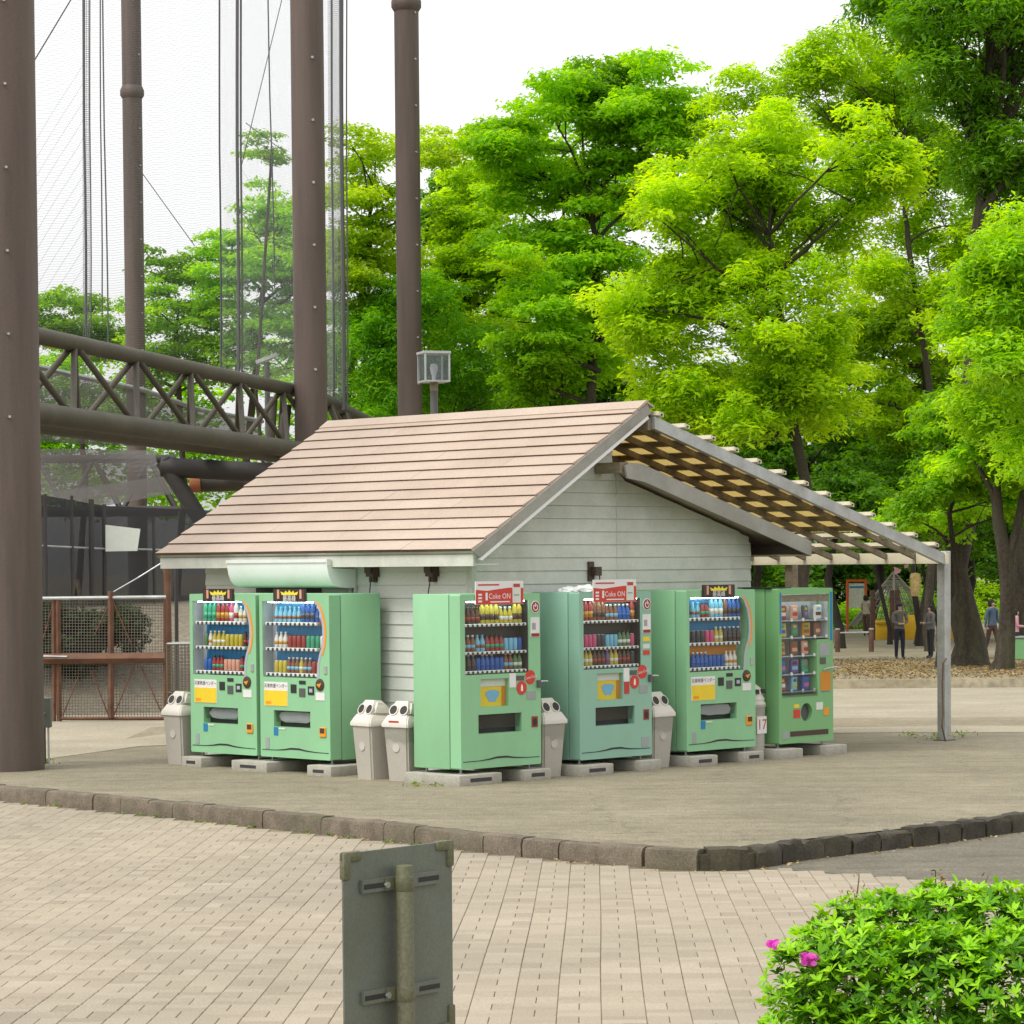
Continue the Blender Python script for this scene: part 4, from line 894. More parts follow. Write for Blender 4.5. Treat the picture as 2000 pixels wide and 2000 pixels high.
# ================================================================== BIG STEEL FRAME, NETS, FENCE
def column(name, px, py, Y, r, label, z1=34, ring_z=None, base=None, bolt_side=.9):
    p = at(px, py, Y); zb = park_z(Y) if base is None else base
    t = thing(name, label, 'column', (p.x, p.y, zb), 0, 'brown steel columns of the net enclosure')
    mb = MB(); mb.lathe([(r, -.05), (r, z1 - zb)], 40); mb.build('shaft', 'brown_steel', t, smooth=True)
    if ring_z:
        mb = MB(); q = ring_z - zb; mb.lathe([(r + .005, q - .32), (r * 1.22, q - .18), (r * 1.22, q + .02), (r * 1.12, q + .12), (r + .005, q + .22)], 40); mb.build('collar', 'brown_steel', t, smooth=True)
    for q in np.arange(4.0, 20, 3.4): mb = MB(); mb.lathe([(r + .004, q), (r + .004, q + .035)], 40); mb.build('weld_seam', 'brown_steel', t, smooth=True) if int(q * 10) % 3 == 0 else None
    a0 = -math.pi / 2 + bolt_side
    for k in range(13):
        z = 4.0 + .93 * k if Y < 40 else 6 + 1.55 * k
        mb = MB(); d = Vector((math.cos(a0), math.sin(a0), 0)); mb.tube([d * (r - .01) + Vector((0, 0, z)), d * (r + .05) + Vector((0, 0, z))], .016 if Y < 40 else .035, 6); mb.build('step_bolt', 'galvanised', t)
    return t
c1 = column('steel_column', 15, 1500, 31.7, .42, 'thick brown steel column rising beside the kerb, with a meter box at its foot', base=GZ, bolt_side=.35)
column('steel_column', 607, 760, 70, .415, 'brown steel column rising behind the back of the kiosk roof where the pipe truss ends', bolt_side=.35)
column('steel_column', 800, 700, 94, .415, 'brown steel column standing beside the square lamp behind the roof ridge', ring_z=at(798, 4, 94).z, bolt_side=.75)
column('steel_column', 262, 500, 118, .415, 'distant brown steel column with a bulging collar behind the pipe truss', ring_z=at(260, 178, 118).z)
# meter box at the column
t = thing('meter_box', 'small dark grey metal box on a post at the foot of the thick column', 'box', ongz(90, 1492, GZ))
mb = MB(); mb.bbox(-.10, .07, -.06, .06, .43, .78, .008, 1); b = mb.build('box', 'sign_grey', t); mb = MB(); mb.lathe([(.012, 0), (.010, .012)], 8, (.0, -.061, .60), 'Y'); mb.build('latch', 'galvanised', b)
mb = MB(); mb.tube([(-.02, 0, -.01), (-.02, 0, .43)], .022, 8); mb.build('post', 'dark_steel', t, smooth=True); mb = MB(); mb.tube([(.035, -.02, -.01), (.035, -.02, .43)], .012, 8); mb.build('conduit', 'galvanised', t, smooth=True)

# pipe trusses
def truss(name, label, A, B, zt, zl, width, bays, rt, rl, rb, side=1, mtl='truss_steel'):
    A, B = Vector(A), Vector(B); d = (B - A).normalized(); n = Vector((d.y, -d.x, 0)) * side
    t = thing(name, label, 'truss', (A.x, A.y, zl)); L_ = (B - A).length; Z = Vector((0, 0, 1))
    P = lambda s, off, z: d * (s * L_) + n * off + Z * (z - zl)
    for nm, off, z, r in (('top_chord', 0, zt, rt), ('bottom_chord', -width / 2, zl, rl), ('bottom_chord', width / 2, zl, rl)):
        mb = MB(); mb.tube([P(-.0, off, z), P(1, off, z)], r, 20); mb.build(nm, mtl, t, smooth=True)
    for k in range(bays):
        s0, sm, s1 = k / bays, (k + .5) / bays, (k + 1) / bays
        for off in (-width / 2, width / 2):
            for (sa, sb) in ((s0, sm), (s1, sm)):
                mb = MB(); mb.tube([P(sa, off, zl), P(sb, 0, zt)], rb, 10); mb.build('brace', mtl, t, smooth=True)
        mb = MB(); mb.tube([P(s0, -width / 2, zl), P(s0, width / 2, zl)], rb * .8, 8); mb.build('cross_tie', mtl, t, smooth=True)
    return t
truss('pipe_truss', 'long brown pipe truss between the thick column and the column at the kiosk roof', (-12.0, 39.4, 0), (-5.3, 71.4, 0), 6.44, 4.85, 1.3, 9, .165, .21, .066)
truss('pipe_truss', 'short visible stretch of brown pipe truss dropping behind the kiosk roof ridge', (-4.8, 70.6, 0), (-3.6, 93.4, 0), 6.25, 4.7, 1.5, 7, .165, .2, .085)
truss('pipe_truss', 'dim pipe truss veiled by a grey sheet beneath the main truss', (-22, 78, 0), (-9.6, 80, 0), 5.1, 3.6, 1.2, 8, .12, .14, .07, mtl='dark_steel')
mb = MB(); a, b = at(560, 790, 70.3), at(552, 872, 70.3); mb.tube([a, b], .13, 12); a, b = at(535, 775, 69.6), at(528, 880, 69.6); mb.tube([a, b], .10, 12)
tag(mb.build('truss_bracket', 'truss_steel', smooth=True), 'pair of upright pipes joining the truss end to the column', 'bracket')
# dark strut under the truss
t = thing('strut_frame', 'black steel strut frame slanting down under the end of the pipe truss', 'strut', (at(330, 920, 66).x, 66, park_z(66)))
o0 = Vector(t.location)
for nm, a, b, r in (('strut', (318, 900), (392, 1015), .20), ('strut', (338, 935), (420, 1060), .12), ('beam', (315, 912), (560, 925), .24), ('leg', (420, 1060), (424, 1160), .15)):
    mb = MB(); mb.tube([at(*a, 66) - o0, at(*b, 66) - o0], r, 10); mb.build(nm, 'dark_steel', t, smooth=True)
mb = MB(); mb.tube([at(372, 948, 67), at(520, 944, 67)], .17, 12); o = mb.build('drain_pipe', 'truss_steel', smooth=True); tag(o, 'brown pipe with an orange end under the truss', 'pipe'); mb = MB(); mb.tube([at(371, 948, 66.9), at(392, 947.5, 66.9)], .18, 12); mb.build('orange_sleeve', 'orange_dull', o, smooth=True)

# nets
net = thing('high_net', 'tall pale ball-catching net hung between the steel columns', 'net', (at(430, 740, 105).x, 105, 5))
nl = Vector(net.location); q = lambda px, py, Y: at(px, py, Y) - nl
def fold(s, t): return Vector((0, .5 * math.sin(s * 17) * (1 - t) + .25 * math.sin(s * 41 + t * 4), 0))
grid_uv('net_panel', (q(40, 790, 60), q(430, 745, 105), q(430, -160, 105), q(40, -160, 60)), 'high_net', net, 24, fold)
grid_uv('net_panel', (q(430, 745, 105), q(672, 800, 74), q(672, -160, 74), q(430, -160, 105)), 'high_net', net, 24, fold)
grid_uv('net_panel', (q(470, 745, 108), q(672, 800, 77), q(672, -160, 77), q(470, -160, 108)), 'high_net', net, 24, fold)
grid_uv('net_seam', (q(428, 745, 104), q(466, 748, 102), q(466, -160, 102), q(428, -160, 104)), 'high_net', net, 6, fold)
grid_uv('net_seam', (q(640, 790, 76), q(672, 797, 73), q(672, -160, 73), q(640, -160, 76)), 'dense_net', net, 6, fold)
grid_uv('net_seam', (q(163, 760, 80), q(176, 760, 80), q(174, -160, 80), q(160, -160, 80)), 'dense_net', net, 4)
for (x0, x1, y1, Y, r) in ((162, 168, 640, 79, .035), (174, 178, 640, 79, .02), (194, 200, 620, 79, .02), (197, 212, 690, 79, .022), (427, 432, 745, 103, .035), (462, 466, 750, 101, .06), (469, 473, 750, 101, .04), (519, 537, 560, 95, .025), (646, 652, 790, 75, .03), (664, 672, 800, 72.5, .055), (676, 679, 800, 72.5, .02)):
    mb = MB(); n = 6; mb.tube([q(x0 + (x1 - x0) * k / n + .8 * math.sin(k * 1.7), -160 + (y1 + 160) * k / n, Y) for k in range(n + 1)], r, 6); mb.build('net_cable', 'steel_dark', net, smooth=True)
for (a, b, Y) in (((150, -20), (60, 130), 62), ((560, -40), (470, 330), 96), ((250, 300), (380, 480), 92), ((480, 240), (560, 300), 94)):
    mb = MB(); mb.tube([q(*a, Y), q(*b, Y)], .016, 5); mb.build('stay_wire', 'steel_dark', net)
mb = MB()
for k in range(16):
    y0 = 120 + 36 * k; pts = [q(165 - 95 * s ** 1.3, y0 + 95 * s + 60 * s * s, 79.5) for s in np.linspace(0, 1, 7)]; mb.tube(pts, .0035, 4)
for k in range(9):
    y0 = 330 + 40 * k; pts = [q(472 + 60 * s ** 1.3, y0 + 60 * s + 20 * s * s, 100.5) for s in np.linspace(0, 1, 6)]; mb.tube(pts, .0035, 4)
mb.build('gathered_cords', 'net_grey', net)
# grey sheets behind and below the truss
sh = thing('sheet_net', 'grey netting sheet sagging behind and below the pipe truss', 'net', (at(200, 900, 74).x, 74, 3)); sl_ = Vector(sh.location); q = lambda px, py, Y: at(px, py, Y) - sl_
grid_uv('upper_sheet', (q(40, 860, 57), q(505, 885, 73), q(512, 824, 73), q(40, 708, 57)), 'grey_sheet', sh, 8)
mb = MB(); mb.tube([q(30, 706, 57), q(140, 732, 60), q(280, 762, 64), q(390, 800, 68), q(512, 823, 73)], .06, 8); mb.build('edge_rail', 'galvanised', sh, smooth=True)
grid_uv('lower_sheet', (q(40, 985, 75), q(330, 960, 75), q(300, 880, 75), q(40, 876, 75)), 'grey_sheet', sh, 10, lambda s, t: Vector((0, .25 * math.sin(s * 4 + t * 2), 0)))
grid_uv('lower_sheet', (q(195, 990, 74), q(345, 962, 74), q(322, 930, 74), q(90, 962, 74)), 'grey_sheet', sh, 3)
# dark shade-net screen
sc_ = thing('shade_screen', 'black shade-cloth screen on poles behind the rusty gate', 'screen', (at(200, 1100, 52).x, 52, park_z(52))); s0 = Vector(sc_.location); q = lambda px, py, Y: at(px, py, Y) - s0
for cn in (((30, 1190, 50), (205, 1190, 52), (205, 988, 52), (30, 958, 50)), ((205, 1190, 52), (480, 1190, 57), (480, 1000, 57), (205, 988, 52))):
    grid_uv('shade_cloth', tuple(q(*c) for c in cn), 'shade_net', sc_, 6)
for px, y0, Y, r in ((88, 965, 49.9, .035), (140, 968, 50.8, .03), (178, 975, 51.3, .05), (203, 985, 51.8, .04), (300, 1010, 53, .03)):
    mb = MB(); mb.tube([q(px, y0, Y), q(px + 2, 1190, Y)], r, 8); mb.build('screen_pole', 'dark_steel', sc_, smooth=True)
mb = MB(); mb.tube([q(80, 1066, 49.9), q(205, 1072, 51.8), q(470, 1076, 56.5)], .02, 6); mb.build('screen_rail', 'galvanised', sc_)
mb = MB(); mb.prism([at(206, 1025, 51.5), at(274, 1033, 51.5), at(268, 1076, 51.5), at(206, 1077, 51.5)], (0, .03, 0)); tag(mb.build('white_panel', 'pale_paper'), 'blank white board hung on the black screen, one corner cut', 'board')
# earth bank behind the gate, and the bush hanging over it
mb = MB()
for j, (y, z) in enumerate(((44.2, -.42), (45.5, -.2), (47.5, .6), (49.2, 1.25), (60, 1.35))):
    for x in (-30, -14, -9, -6, -3.6): mb.v.append((x, y + (.5 if x == -6 else 0), z + .08 * math.sin(x * 1.3 + y) - (.0 if x > -25 else .2)))
for j in range(4):
    for i in range(4): mb.f.append((j * 5 + i, j * 5 + i + 1, j * 5 + i + 6, j * 5 + i + 5)); mb.m.append(0)
struct(mb.build('earth_bank', 'bank_soil', smooth=True))

# rusty gate in a chain-link fence
YF = 42.2
gt = thing('chain_link_gate', 'rusty framed chain-link gate with a crossbar between the thick column and the kiosk', 'gate', (at(217, 1405, YF).x, YF, park_z(YF))); g0 = Vector(gt.location); q = lambda px, py, Y=YF: at(px, py, Y) - g0
grid_uv('wire_mesh', (q(112, 1403, YF + .03), q(323, 1401, YF + .03), q(323, 1170, YF + .03), q(112, 1170, YF + .03)), 'chain_link', gt)
def bar(nm, a, b, wpx, m_='rust', par=gt, off=0.0, Y=YF):
    w_ = wpx * Y / F / 2; mb = MB(); mb.tube([q(*a, Y - off), q(*b, Y - off)], w_ * 1.15, 4 if nm != 'top_rail' else 8); return mb.build(nm, m_, par)
bar('gate_stile', (113, 1168), (116, 1410), 9); bar('gate_stile', (321, 1172), (322, 1404), 5); bar('middle_post', (216, 1155), (217, 1402), 10, off=.03)
bar('crossbar', (80, 1287), (322, 1285), 18, off=.06); bar('bottom_rail', (116, 1403), (322, 1403), 6, 'rust'); bar('top_rail', (60, 1169), (324, 1166), 6, 'galvanised', off=.02)
for a, b in (((122, 1398), (154, 1320)), ((212, 1398), (178, 1310)), ((222, 1398), (262, 1300)), ((318, 1398), (276, 1302)), ((255, 1255), (222, 1178)), ((185, 1240), (212, 1182))): bar('diagonal_rod', a, b, 2.4, off=.02)
bar('latch_bar', (80, 1282), (131, 1283), 4, 'galvanised', off=.12)
fn = thing('chain_link_fence', 'rusty chain-link fence running on behind the thick column', 'fence', (at(60, 1405, YF).x, YF, park_z(YF))); g0 = Vector(fn.location)
grid_uv('wire_mesh', (q(-160, 1408, YF + .03), q(108, 1403, YF + .03), q(108, 1170, YF + .03), q(-160, 1172, YF + .03)), 'chain_link', fn)
for x in (105, -10, -140): bar('fence_post', (x, 1165), (x + 1, 1410), 7, par=fn)
bar('brace_rod', (84, 1250), (104, 1180), 2.5, par=fn); bar('top_rail', (-160, 1171), (58, 1169), 5, 'galvanised', fn)
rp_ = thing('rusty_post', 'rust-brown pipe post with a stay wire at the end of the gate', 'post', (at(331, 1398, 42.6).x, 42.6, park_z(42.6))); g0 = Vector(rp_.location)
mb = MB(); mb.tube([q(331, 1402, 42.6), q(326, 1094, 42.6)], .055, 10); mb.build('pipe', 'rust', rp_, smooth=True); mb = MB(); mb.tube([q(327, 1130, 42.6), q(316, 1096, 42.6), q(322, 1088, 42.6)], .035, 8); mb.build('gusset', 'rust', rp_, smooth=True)
mb = MB(); mb.tube([q(318, 1098, 42.5), q(270, 1128, 42.4), q(218, 1158, 42.2)], .011, 6); mb.build('stay_wire', 'galvanised', rp_)
mb = MB(); mb.tube([q(346, 1400, 42.9), q(344, 1100, 42.9)], .03, 8); mb.build('dark_pipe', 'dark_steel', rp_, smooth=True)
# wire cage behind the first bin
cg = thing('wire_cage', 'pale wire mesh cage behind the bin at the end of the machines', 'cage', (at(360, 1400, 36.5).x, 36.5, GZ)); c0 = Vector(cg.location)
zt = at(350, 1257, 36.5).z - GZ; q2 = lambda px: at(px, 1257, 36.5).x - c0.x
xa, xb = q2(326), q2(420)
for z in (.05, zt * .5, zt): mb = MB(); mb.tube([(xa, 0, z), (xb, 0, z), (xb, .5, z), (xa, .5, z), (xa, 0, z)], .010, 6); mb.build('cage_rail', 'galvanised' if z == zt else 'sign_post', cg)
for x in (xa, xb):
    for y in (0, .5): mb = MB(); mb.tube([(x, y, 0), (x, y, zt)], .010, 6); mb.build('cage_post', 'sign_post', cg)
grid_uv('cage_mesh', ((xa, 0, .05), (xb, 0, .05), (xb, 0, zt), (xa, 0, zt)), 'chain_link', cg); grid_uv('cage_mesh', ((xa, .5, .05), (xb, .5, .05), (xb, .5, zt), (xa, .5, zt)), 'chain_link', cg)
# square lamp behind the ridge
YL = 40.0; p = at(848, 800, YL); t = thing('park_lamp', 'square glass park lamp on a grey post behind the kiosk ridge', 'lamp', (p.x, YL, park_z(YL)), rad(18))
zb, zt = at(848, 747, YL).z - park_z(YL), at(848, 687, YL).z - park_z(YL); hw = .19
mb = MB(); mb.tube([(0, 0, -.02), (0, 0, zb)], .055, 14); mb.build('post', 'steel_dark', t, smooth=True); mb = MB(); mb.tube([(0, 0, zb - .12), (0, 0, zb)], .06, 14); mb.build('post_collar', 'weathered_wood', t, smooth=True)
hd = MB(); hd.box(-hw, hw, -hw, hw, zb, zb + .025); hd.box(-hw - .01, hw + .01, -hw - .01, hw + .01, zt - .035, zt)
for sx in (-1, 1):
    for sy in (-1, 1): x, y = sx * (hw - .012), sy * (hw - .012); hd.box(x - .012, x + .012, y - .012, y + .012, zb + .026, zt - .036)
hd = hd.build('lantern_frame', 'galvanised', t)
for (x0, x1, y0, y1) in ((-hw + .03, hw - .03, -hw + .005, -hw + .009), (-hw + .03, hw - .03, hw - .009, hw - .005), (-hw + .005, -hw + .009, -hw + .03, hw - .03), (hw - .009, hw - .005, -hw + .03, hw - .03)):
    mb = MB(); mb.box(x0, x1, y0, y1, zb + .03, zt - .04); mb.build('pane', 'lid_plastic', hd)
mb = MB(); mb.lathe([(.02, zb + .03), (.03, zb + .06), (.032, zb + .10), (.055, zb + .17), (.058, zb + .22), (.04, zb + .265), (.001, zb + .275)], 14); mb.build('bulb', 'card_white', t, smooth=True)
# floodlight on a thin pole beyond the truss
p = at(522, 760, 92); t = thing('floodlight_pole', 'thin pole with a flat floodlight among the trees beyond the truss', 'lamp', (p.x, 92, park_z(92))); z = at(522, 708, 92).z - park_z(92)
mb = MB(); mb.tube([(0, 0, 0), (0, 0, z)], .09, 8); mb.build('pole', 'steel_dark', t); mb = MB(); mb.prism([(-.35, -.1, z - .05), (.35, -.1, z + .2), (.33, -.1, z + .32), (-.37, -.1, z + .07)], (0, .4, 0)); mb.build('lamp_head', 'galvanised', t)

# ================================================================== NEAR THE CAMERA: sign back and azalea
ang = math.atan2(.4, .338); pc = Vector((-.376, 9.0, 0)); zg = plaza_z(9.0)
t = thing('sign_board', 'grey back of a metal sign board clamped to a mossy post', 'sign', (pc.x, pc.y, zg), ang)
hw = .262; z1, z0 = 1.04 - zg, .41 - zg
mb = MB(); mb.bbox(-hw, hw, -.003, .004, z0, z1, .0015, 1); bd = mb.build('panel', 'sign_grey', t)
for sx in (-1, 1):
    for zc, sz in ((z1, -1), (z0, 1)):
        mb = MB(); xe = sx * (hw + .004); ze = zc - sz * .004
        mb.bbox(min(xe, xe - sx * .085), max(xe, xe - sx * .085), -.012, .012, min(ze, ze + sz * .034), max(ze, ze + sz * .034), .008, 2); mb.bbox(min(xe, xe - sx * .034), max(xe, xe - sx * .034), -.0121, .0121, min(ze, ze + sz * .09), max(ze, ze + sz * .09), .008, 2)
        mb.build('corner_cap', 'sign_post', bd, smooth=True)
px_ = -.02
for zc in (.927 - zg, .569 - zg):
    mb = MB(); mb.box(-.185, .185, -.0165, -.0035, zc - .021, zc + .021); br = mb.build('bracket_rail', 'sign_grey', t)
    for sx in (-1, 1):
        mb = MB(); mb.box(sx * .13 - .05, sx * .13 + .05, -.0175, -.0163, zc - .009, zc + .007); mb.build('rail_slot', 'black_plastic', br); mb = MB(); mb.lathe([(.011, 0), (.011, .010)], 6, (px_ + sx * .055, -.0166, zc - .002), 'Y'); mb.build('bolt', 'galvanised', br)
    mb = MB(); mb.tube([(px_ + .0340 * math.cos(a) , -.048 + .034 * math.sin(a), zc) for a in np.linspace(-math.pi * .0, -math.pi, 12)], .0015, 4)
    mb = MB(); mb.lathe([(.0295, zc - .024), (.0305, zc - .022), (.0305, zc + .022), (.0295, zc + .024)], 24, (px_, -.047, 0)); mb.box(px_ - .062, px_ + .062, -.024, -.0172, zc - .02, zc + .02); mb.build('clamp', 'sign_post', br, smooth=True)
mb = MB(); mb.lathe([(.0285, -.02), (.0285, .982 - zg), (.0265, .985 - zg)], 28, (px_, -.047, 0)); mb.build('post', 'sign_post', t, smooth=True)

def whorls(blobs, n, L_, wd, seed, upbias=.45):
    rs = np.random.RandomState(seed); C_ = np.array([b[:3] for b in blobs]); Rr = np.array([b[3] for b in blobs]); w_ = Rr ** 2 / (Rr ** 2).sum()
    P, N, A, T, LL = [], [], [], [], []
    k = rs.choice(len(blobs), n, p=w_); D = rs.normal(size=(n, 3)); D[:, 2] += upbias; D /= np.linalg.norm(D, axis=1)[:, None]
    S = Rr[k] * (1.10 - .52 * rs.rand(n) ** 1.6); pos = C_[k] + D * S[:, None]
    inside = np.zeros(n, bool)
    for c, r in zip(C_, Rr): inside |= (np.linalg.norm(pos - c, axis=1) < r * .62)
    pos, D = pos[~inside], D[~inside]; n = len(pos); rel = S[~inside] / Rr[k][~inside]
    ax = D * .5 + np.array([0, 0, .9]) + rs.normal(size=(n, 3)) * .35; ax /= np.linalg.norm(ax, axis=1)[:, None]
    t1 = np.cross(ax, rs.normal(size=(n, 3))); t1 /= np.linalg.norm(t1, axis=1)[:, None]; t2 = np.cross(ax, t1); base = np.clip(rs.normal(.42, .17, n) + (rel - .85) * 1.7, 0, 1)  # lighter tips; inner leaves darker, the hollow's shade put into the tint
    m = 6; sz = rs.uniform(.65, 1.15, n); V = []; T = []
    for j in range(m):
        a = 2 * math.pi * j / m + rs.uniform(-.3, .3, n); d = t1 * np.cos(a)[:, None] + t2 * np.sin(a)[:, None]; el = rs.uniform(.25, .8, n)[:, None]
        d = d * np.cos(el) + ax * np.sin(el); s = np.cross(ax, d); s /= np.linalg.norm(s, axis=1)[:, None]; nn = np.cross(d, s); l = (L_ * sz * rs.uniform(.75, 1.15, n))[:, None]; w2 = wd * sz[:, None] / 2
        Q = np.empty((n, 6, 3)); Q[:, 0] = pos; Q[:, 1] = pos + d * l * .35 + s * w2 * .8 + nn * l * .03; Q[:, 2] = pos + d * l * .68 + s * w2 * .85 + nn * l * .02; Q[:, 3] = pos + d * l - nn * l * .10; Q[:, 4] = pos + d * l * .68 - s * w2 * .85 + nn * l * .02; Q[:, 5] = pos + d * l * .35 - s * w2 * .8 + nn * l * .03
        V.append(Q); T.append(np.clip(base + rs.normal(0, .1, n), 0, 1))
    V = np.concatenate(V); T = np.concatenate(T); nf = len(V)
    return V, T
def poly6(name, V, T, material, parent):
    n = len(V); me = bpy.data.meshes.new(name); me.vertices.add(n * 6); me.vertices.foreach_set('co', V.reshape(-1).astype(np.float32)); me.loops.add(n * 6); me.loops.foreach_set('vertex_index', np.arange(n * 6, dtype=np.int32)); me.polygons.add(n)
    me.polygons.foreach_set('loop_start', np.arange(n, dtype=np.int32) * 6); me.update(calc_edges=True); me.materials.append(M[material]); tint_attr(me, np.repeat(T, 6)); return link(name, me, parent)
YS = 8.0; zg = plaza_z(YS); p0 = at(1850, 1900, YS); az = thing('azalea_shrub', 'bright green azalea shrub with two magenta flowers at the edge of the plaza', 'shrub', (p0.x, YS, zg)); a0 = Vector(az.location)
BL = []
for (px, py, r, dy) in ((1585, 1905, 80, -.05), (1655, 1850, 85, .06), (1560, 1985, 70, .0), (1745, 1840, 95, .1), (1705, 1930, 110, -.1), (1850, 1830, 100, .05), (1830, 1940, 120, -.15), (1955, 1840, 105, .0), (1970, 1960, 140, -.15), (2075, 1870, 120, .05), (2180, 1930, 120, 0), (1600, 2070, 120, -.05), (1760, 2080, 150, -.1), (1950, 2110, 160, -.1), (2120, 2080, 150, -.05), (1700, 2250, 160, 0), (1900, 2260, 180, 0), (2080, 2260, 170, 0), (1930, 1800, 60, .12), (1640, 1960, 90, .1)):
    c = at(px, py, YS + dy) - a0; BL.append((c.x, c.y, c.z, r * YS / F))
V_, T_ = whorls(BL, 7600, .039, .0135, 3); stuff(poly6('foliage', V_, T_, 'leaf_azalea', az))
mb = MB()
for k in range(14):
    b = BL[rnd.randrange(len(BL))]; s = Vector((rnd.uniform(-.15, .15), rnd.uniform(-.1, .1), 0)); e = Vector(b[:3]); m_ = s.lerp(e, .5) + Vector((rnd.uniform(-.05, .05), rnd.uniform(-.05, .05), .08)); mb.tube([s, m_, e], [.012, .008, .004], 6)
mb.build('stem', 'twig', az, smooth=True)
for (px, py, s) in ((1578, 1872, .82), (1508, 1843, .55)):
    c = at(px, py, YS - .14) - a0; Vp, Tp = [], []
    for j in range(22):
        a = j * 2.4; up = Vector((math.cos(a), math.sin(a) * .6 - .3, rnd.uniform(-.5, .9))).normalized(); sd_ = up.cross(Vector((.3, -1, .2))).normalized(); l = .033 * s; w2 = .011 * s; P = c + Vector((rnd.uniform(-.01, .01), -.004 * j * .3, rnd.uniform(-.016, .016))) * s
        Vp.append([P[:], (P + up * l * .4 + sd_ * w2)[:], (P + up * l * .8 + sd_ * w2 * .8)[:], (P + up * l)[:], (P + up * l * .8 - sd_ * w2 * .8)[:], (P + up * l * .4 - sd_ * w2)[:]]); Tp.append(rnd.random())
    poly6('flower', np.array(Vp), np.array(Tp), 'petal', az)
tw = thing('dry_stems', 'thin dry brown weed stems standing behind the azalea shrub', 'weeds', (at(1700, 1780, 8.35).x, 8.35, plaza_z(8.35))); t0 = Vector(tw.location); mb = MB(); lp2 = []
for (px, h) in ((1645, 70), (1660, 90), (1672, 85), (1690, 95), (1702, 70), (1740, 60), (1672, 120), (1830, 130), (1843, 120), (1852, 95), (1848, 110), (1925, 120), (1988, 60), (1612, 40)):
    pts = [at(px + rnd.uniform(-25, 25), 1830, 8.35) - t0]; 
    for k in range(1, 5): pts.append(at(px + rnd.uniform(-7, 7), 1800 - h * k / 4.0 + 30, 8.35 + rnd.uniform(-.03, .03)) - t0)
    pts.insert(0, Vector((pts[0].x * .6, pts[0].y, .0))); mb.tube(pts, [.0045] * 2 + [.0036, .003, .0025, .0018], 5)
    for k in range(16):
        b = pts[-1 - rnd.randrange(3)]; lp2.append((b + Vector((rnd.uniform(-.02, .02), rnd.uniform(-.02, .02), rnd.uniform(-.03, .01))))[:])
mb.build('stems', 'twig', tw, smooth=True)
N = nrs.normal(size=(len(lp2), 3)); N /= np.linalg.norm(N, axis=1)[:, None]
link('withered_leaves', leaf_mesh('withered_leaves', np.array(lp2), N, nrs.uniform(.010, .024, len(lp2)), nrs.uniform(.004, .010, len(lp2)), nrs.rand(len(lp2)) * .8, 'dry_leaf', seed=21), tw)

# ================================================================== TREES
RSC = 1.10
def clump_crown(blobs, n, leaf, flatten, seed, sub=9, spread=1.0, droop=.15, tmean=.5, aspect=.5, tuft=.5):
    """blobs: (x,y,z,r) outline the crown. Small leafy tufts fill it; each carries its leaves on a ragged dome"""
    rs = np.random.RandomState(seed); B = np.array(blobs); R_ = B[:, 3]
    nt = int((R_ ** 2).sum() / tuft ** 2 * 2.0) + len(B); k = rs.choice(len(B), nt, p=R_ ** 2 / (R_ ** 2).sum())
    a = rs.uniform(0, 2 * math.pi, nt); q = np.sqrt(rs.rand(nt)) * R_[k] * 1.02
    SC = np.stack([B[k, 0] + q * np.cos(a), B[k, 1] + rs.uniform(-1, 1, nt) * np.sqrt(np.maximum(R_[k] ** 2 * 1.1 - q ** 2, 0)) * 1.3, B[k, 2] + q * np.sin(a) * .9], 1)
    SR = tuft * rs.uniform(.55, 1.35, nt); ST = rs.normal(tmean, .15, nt) + .12 * rs.normal(size=len(B))[k]
    w_ = SR ** 2; j = rs.choice(nt, n, p=w_ / w_.sum()); d = rs.normal(size=(n, 3)); d[:, 2] = d[:, 2] * .8 + .45; d /= np.linalg.norm(d, axis=1)[:, None]
    lop = rs.normal(0, .28, (nt, 3))
    P = SC[j] + (d * (.25 + .75 * rs.rand(n) ** .6)[:, None] + lop[j] * (rs.rand(n) ** .5)[:, None]) * SR[j][:, None] * np.array([1.25, 1.25, flatten]) + rs.normal(size=(n, 3)) * tuft * .10
    N = d * .45 + np.array([0, 0, .95]) + rs.normal(size=(n, 3)) * .45; N /= np.linalg.norm(N, axis=1)[:, None]
    L_ = leaf * rs.uniform(.5, 1.4, n); T = np.clip(ST[j] + rs.normal(0, .14, n) , 0, 1)
    return P, N, L_, L_ * aspect * rs.uniform(.7, 1.2, n), T, droop, SC
def limb(mb, a, b, r0, r1, bend=.12, n=6, seg=8):
    a, b = Vector(a), Vector(b); L_ = (b - a).length; off = Vector((rnd.uniform(-1, 1), rnd.uniform(-1, 1), rnd.uniform(-.2, .8))) * L_ * bend
    pts, rr = [], []
    for i in range(n + 1):
        s = i / n; p = a.lerp(b, s) + off * math.sin(math.pi * s) + (Vector((rnd.uniform(-1, 1), rnd.uniform(-1, 1), 0)) * L_ * .02 if 0 < i < n else Vector()); pts.append(p); rr.append(r0 + (r1 - r0) * s)
    mb.tube(pts, rr, seg); return pts
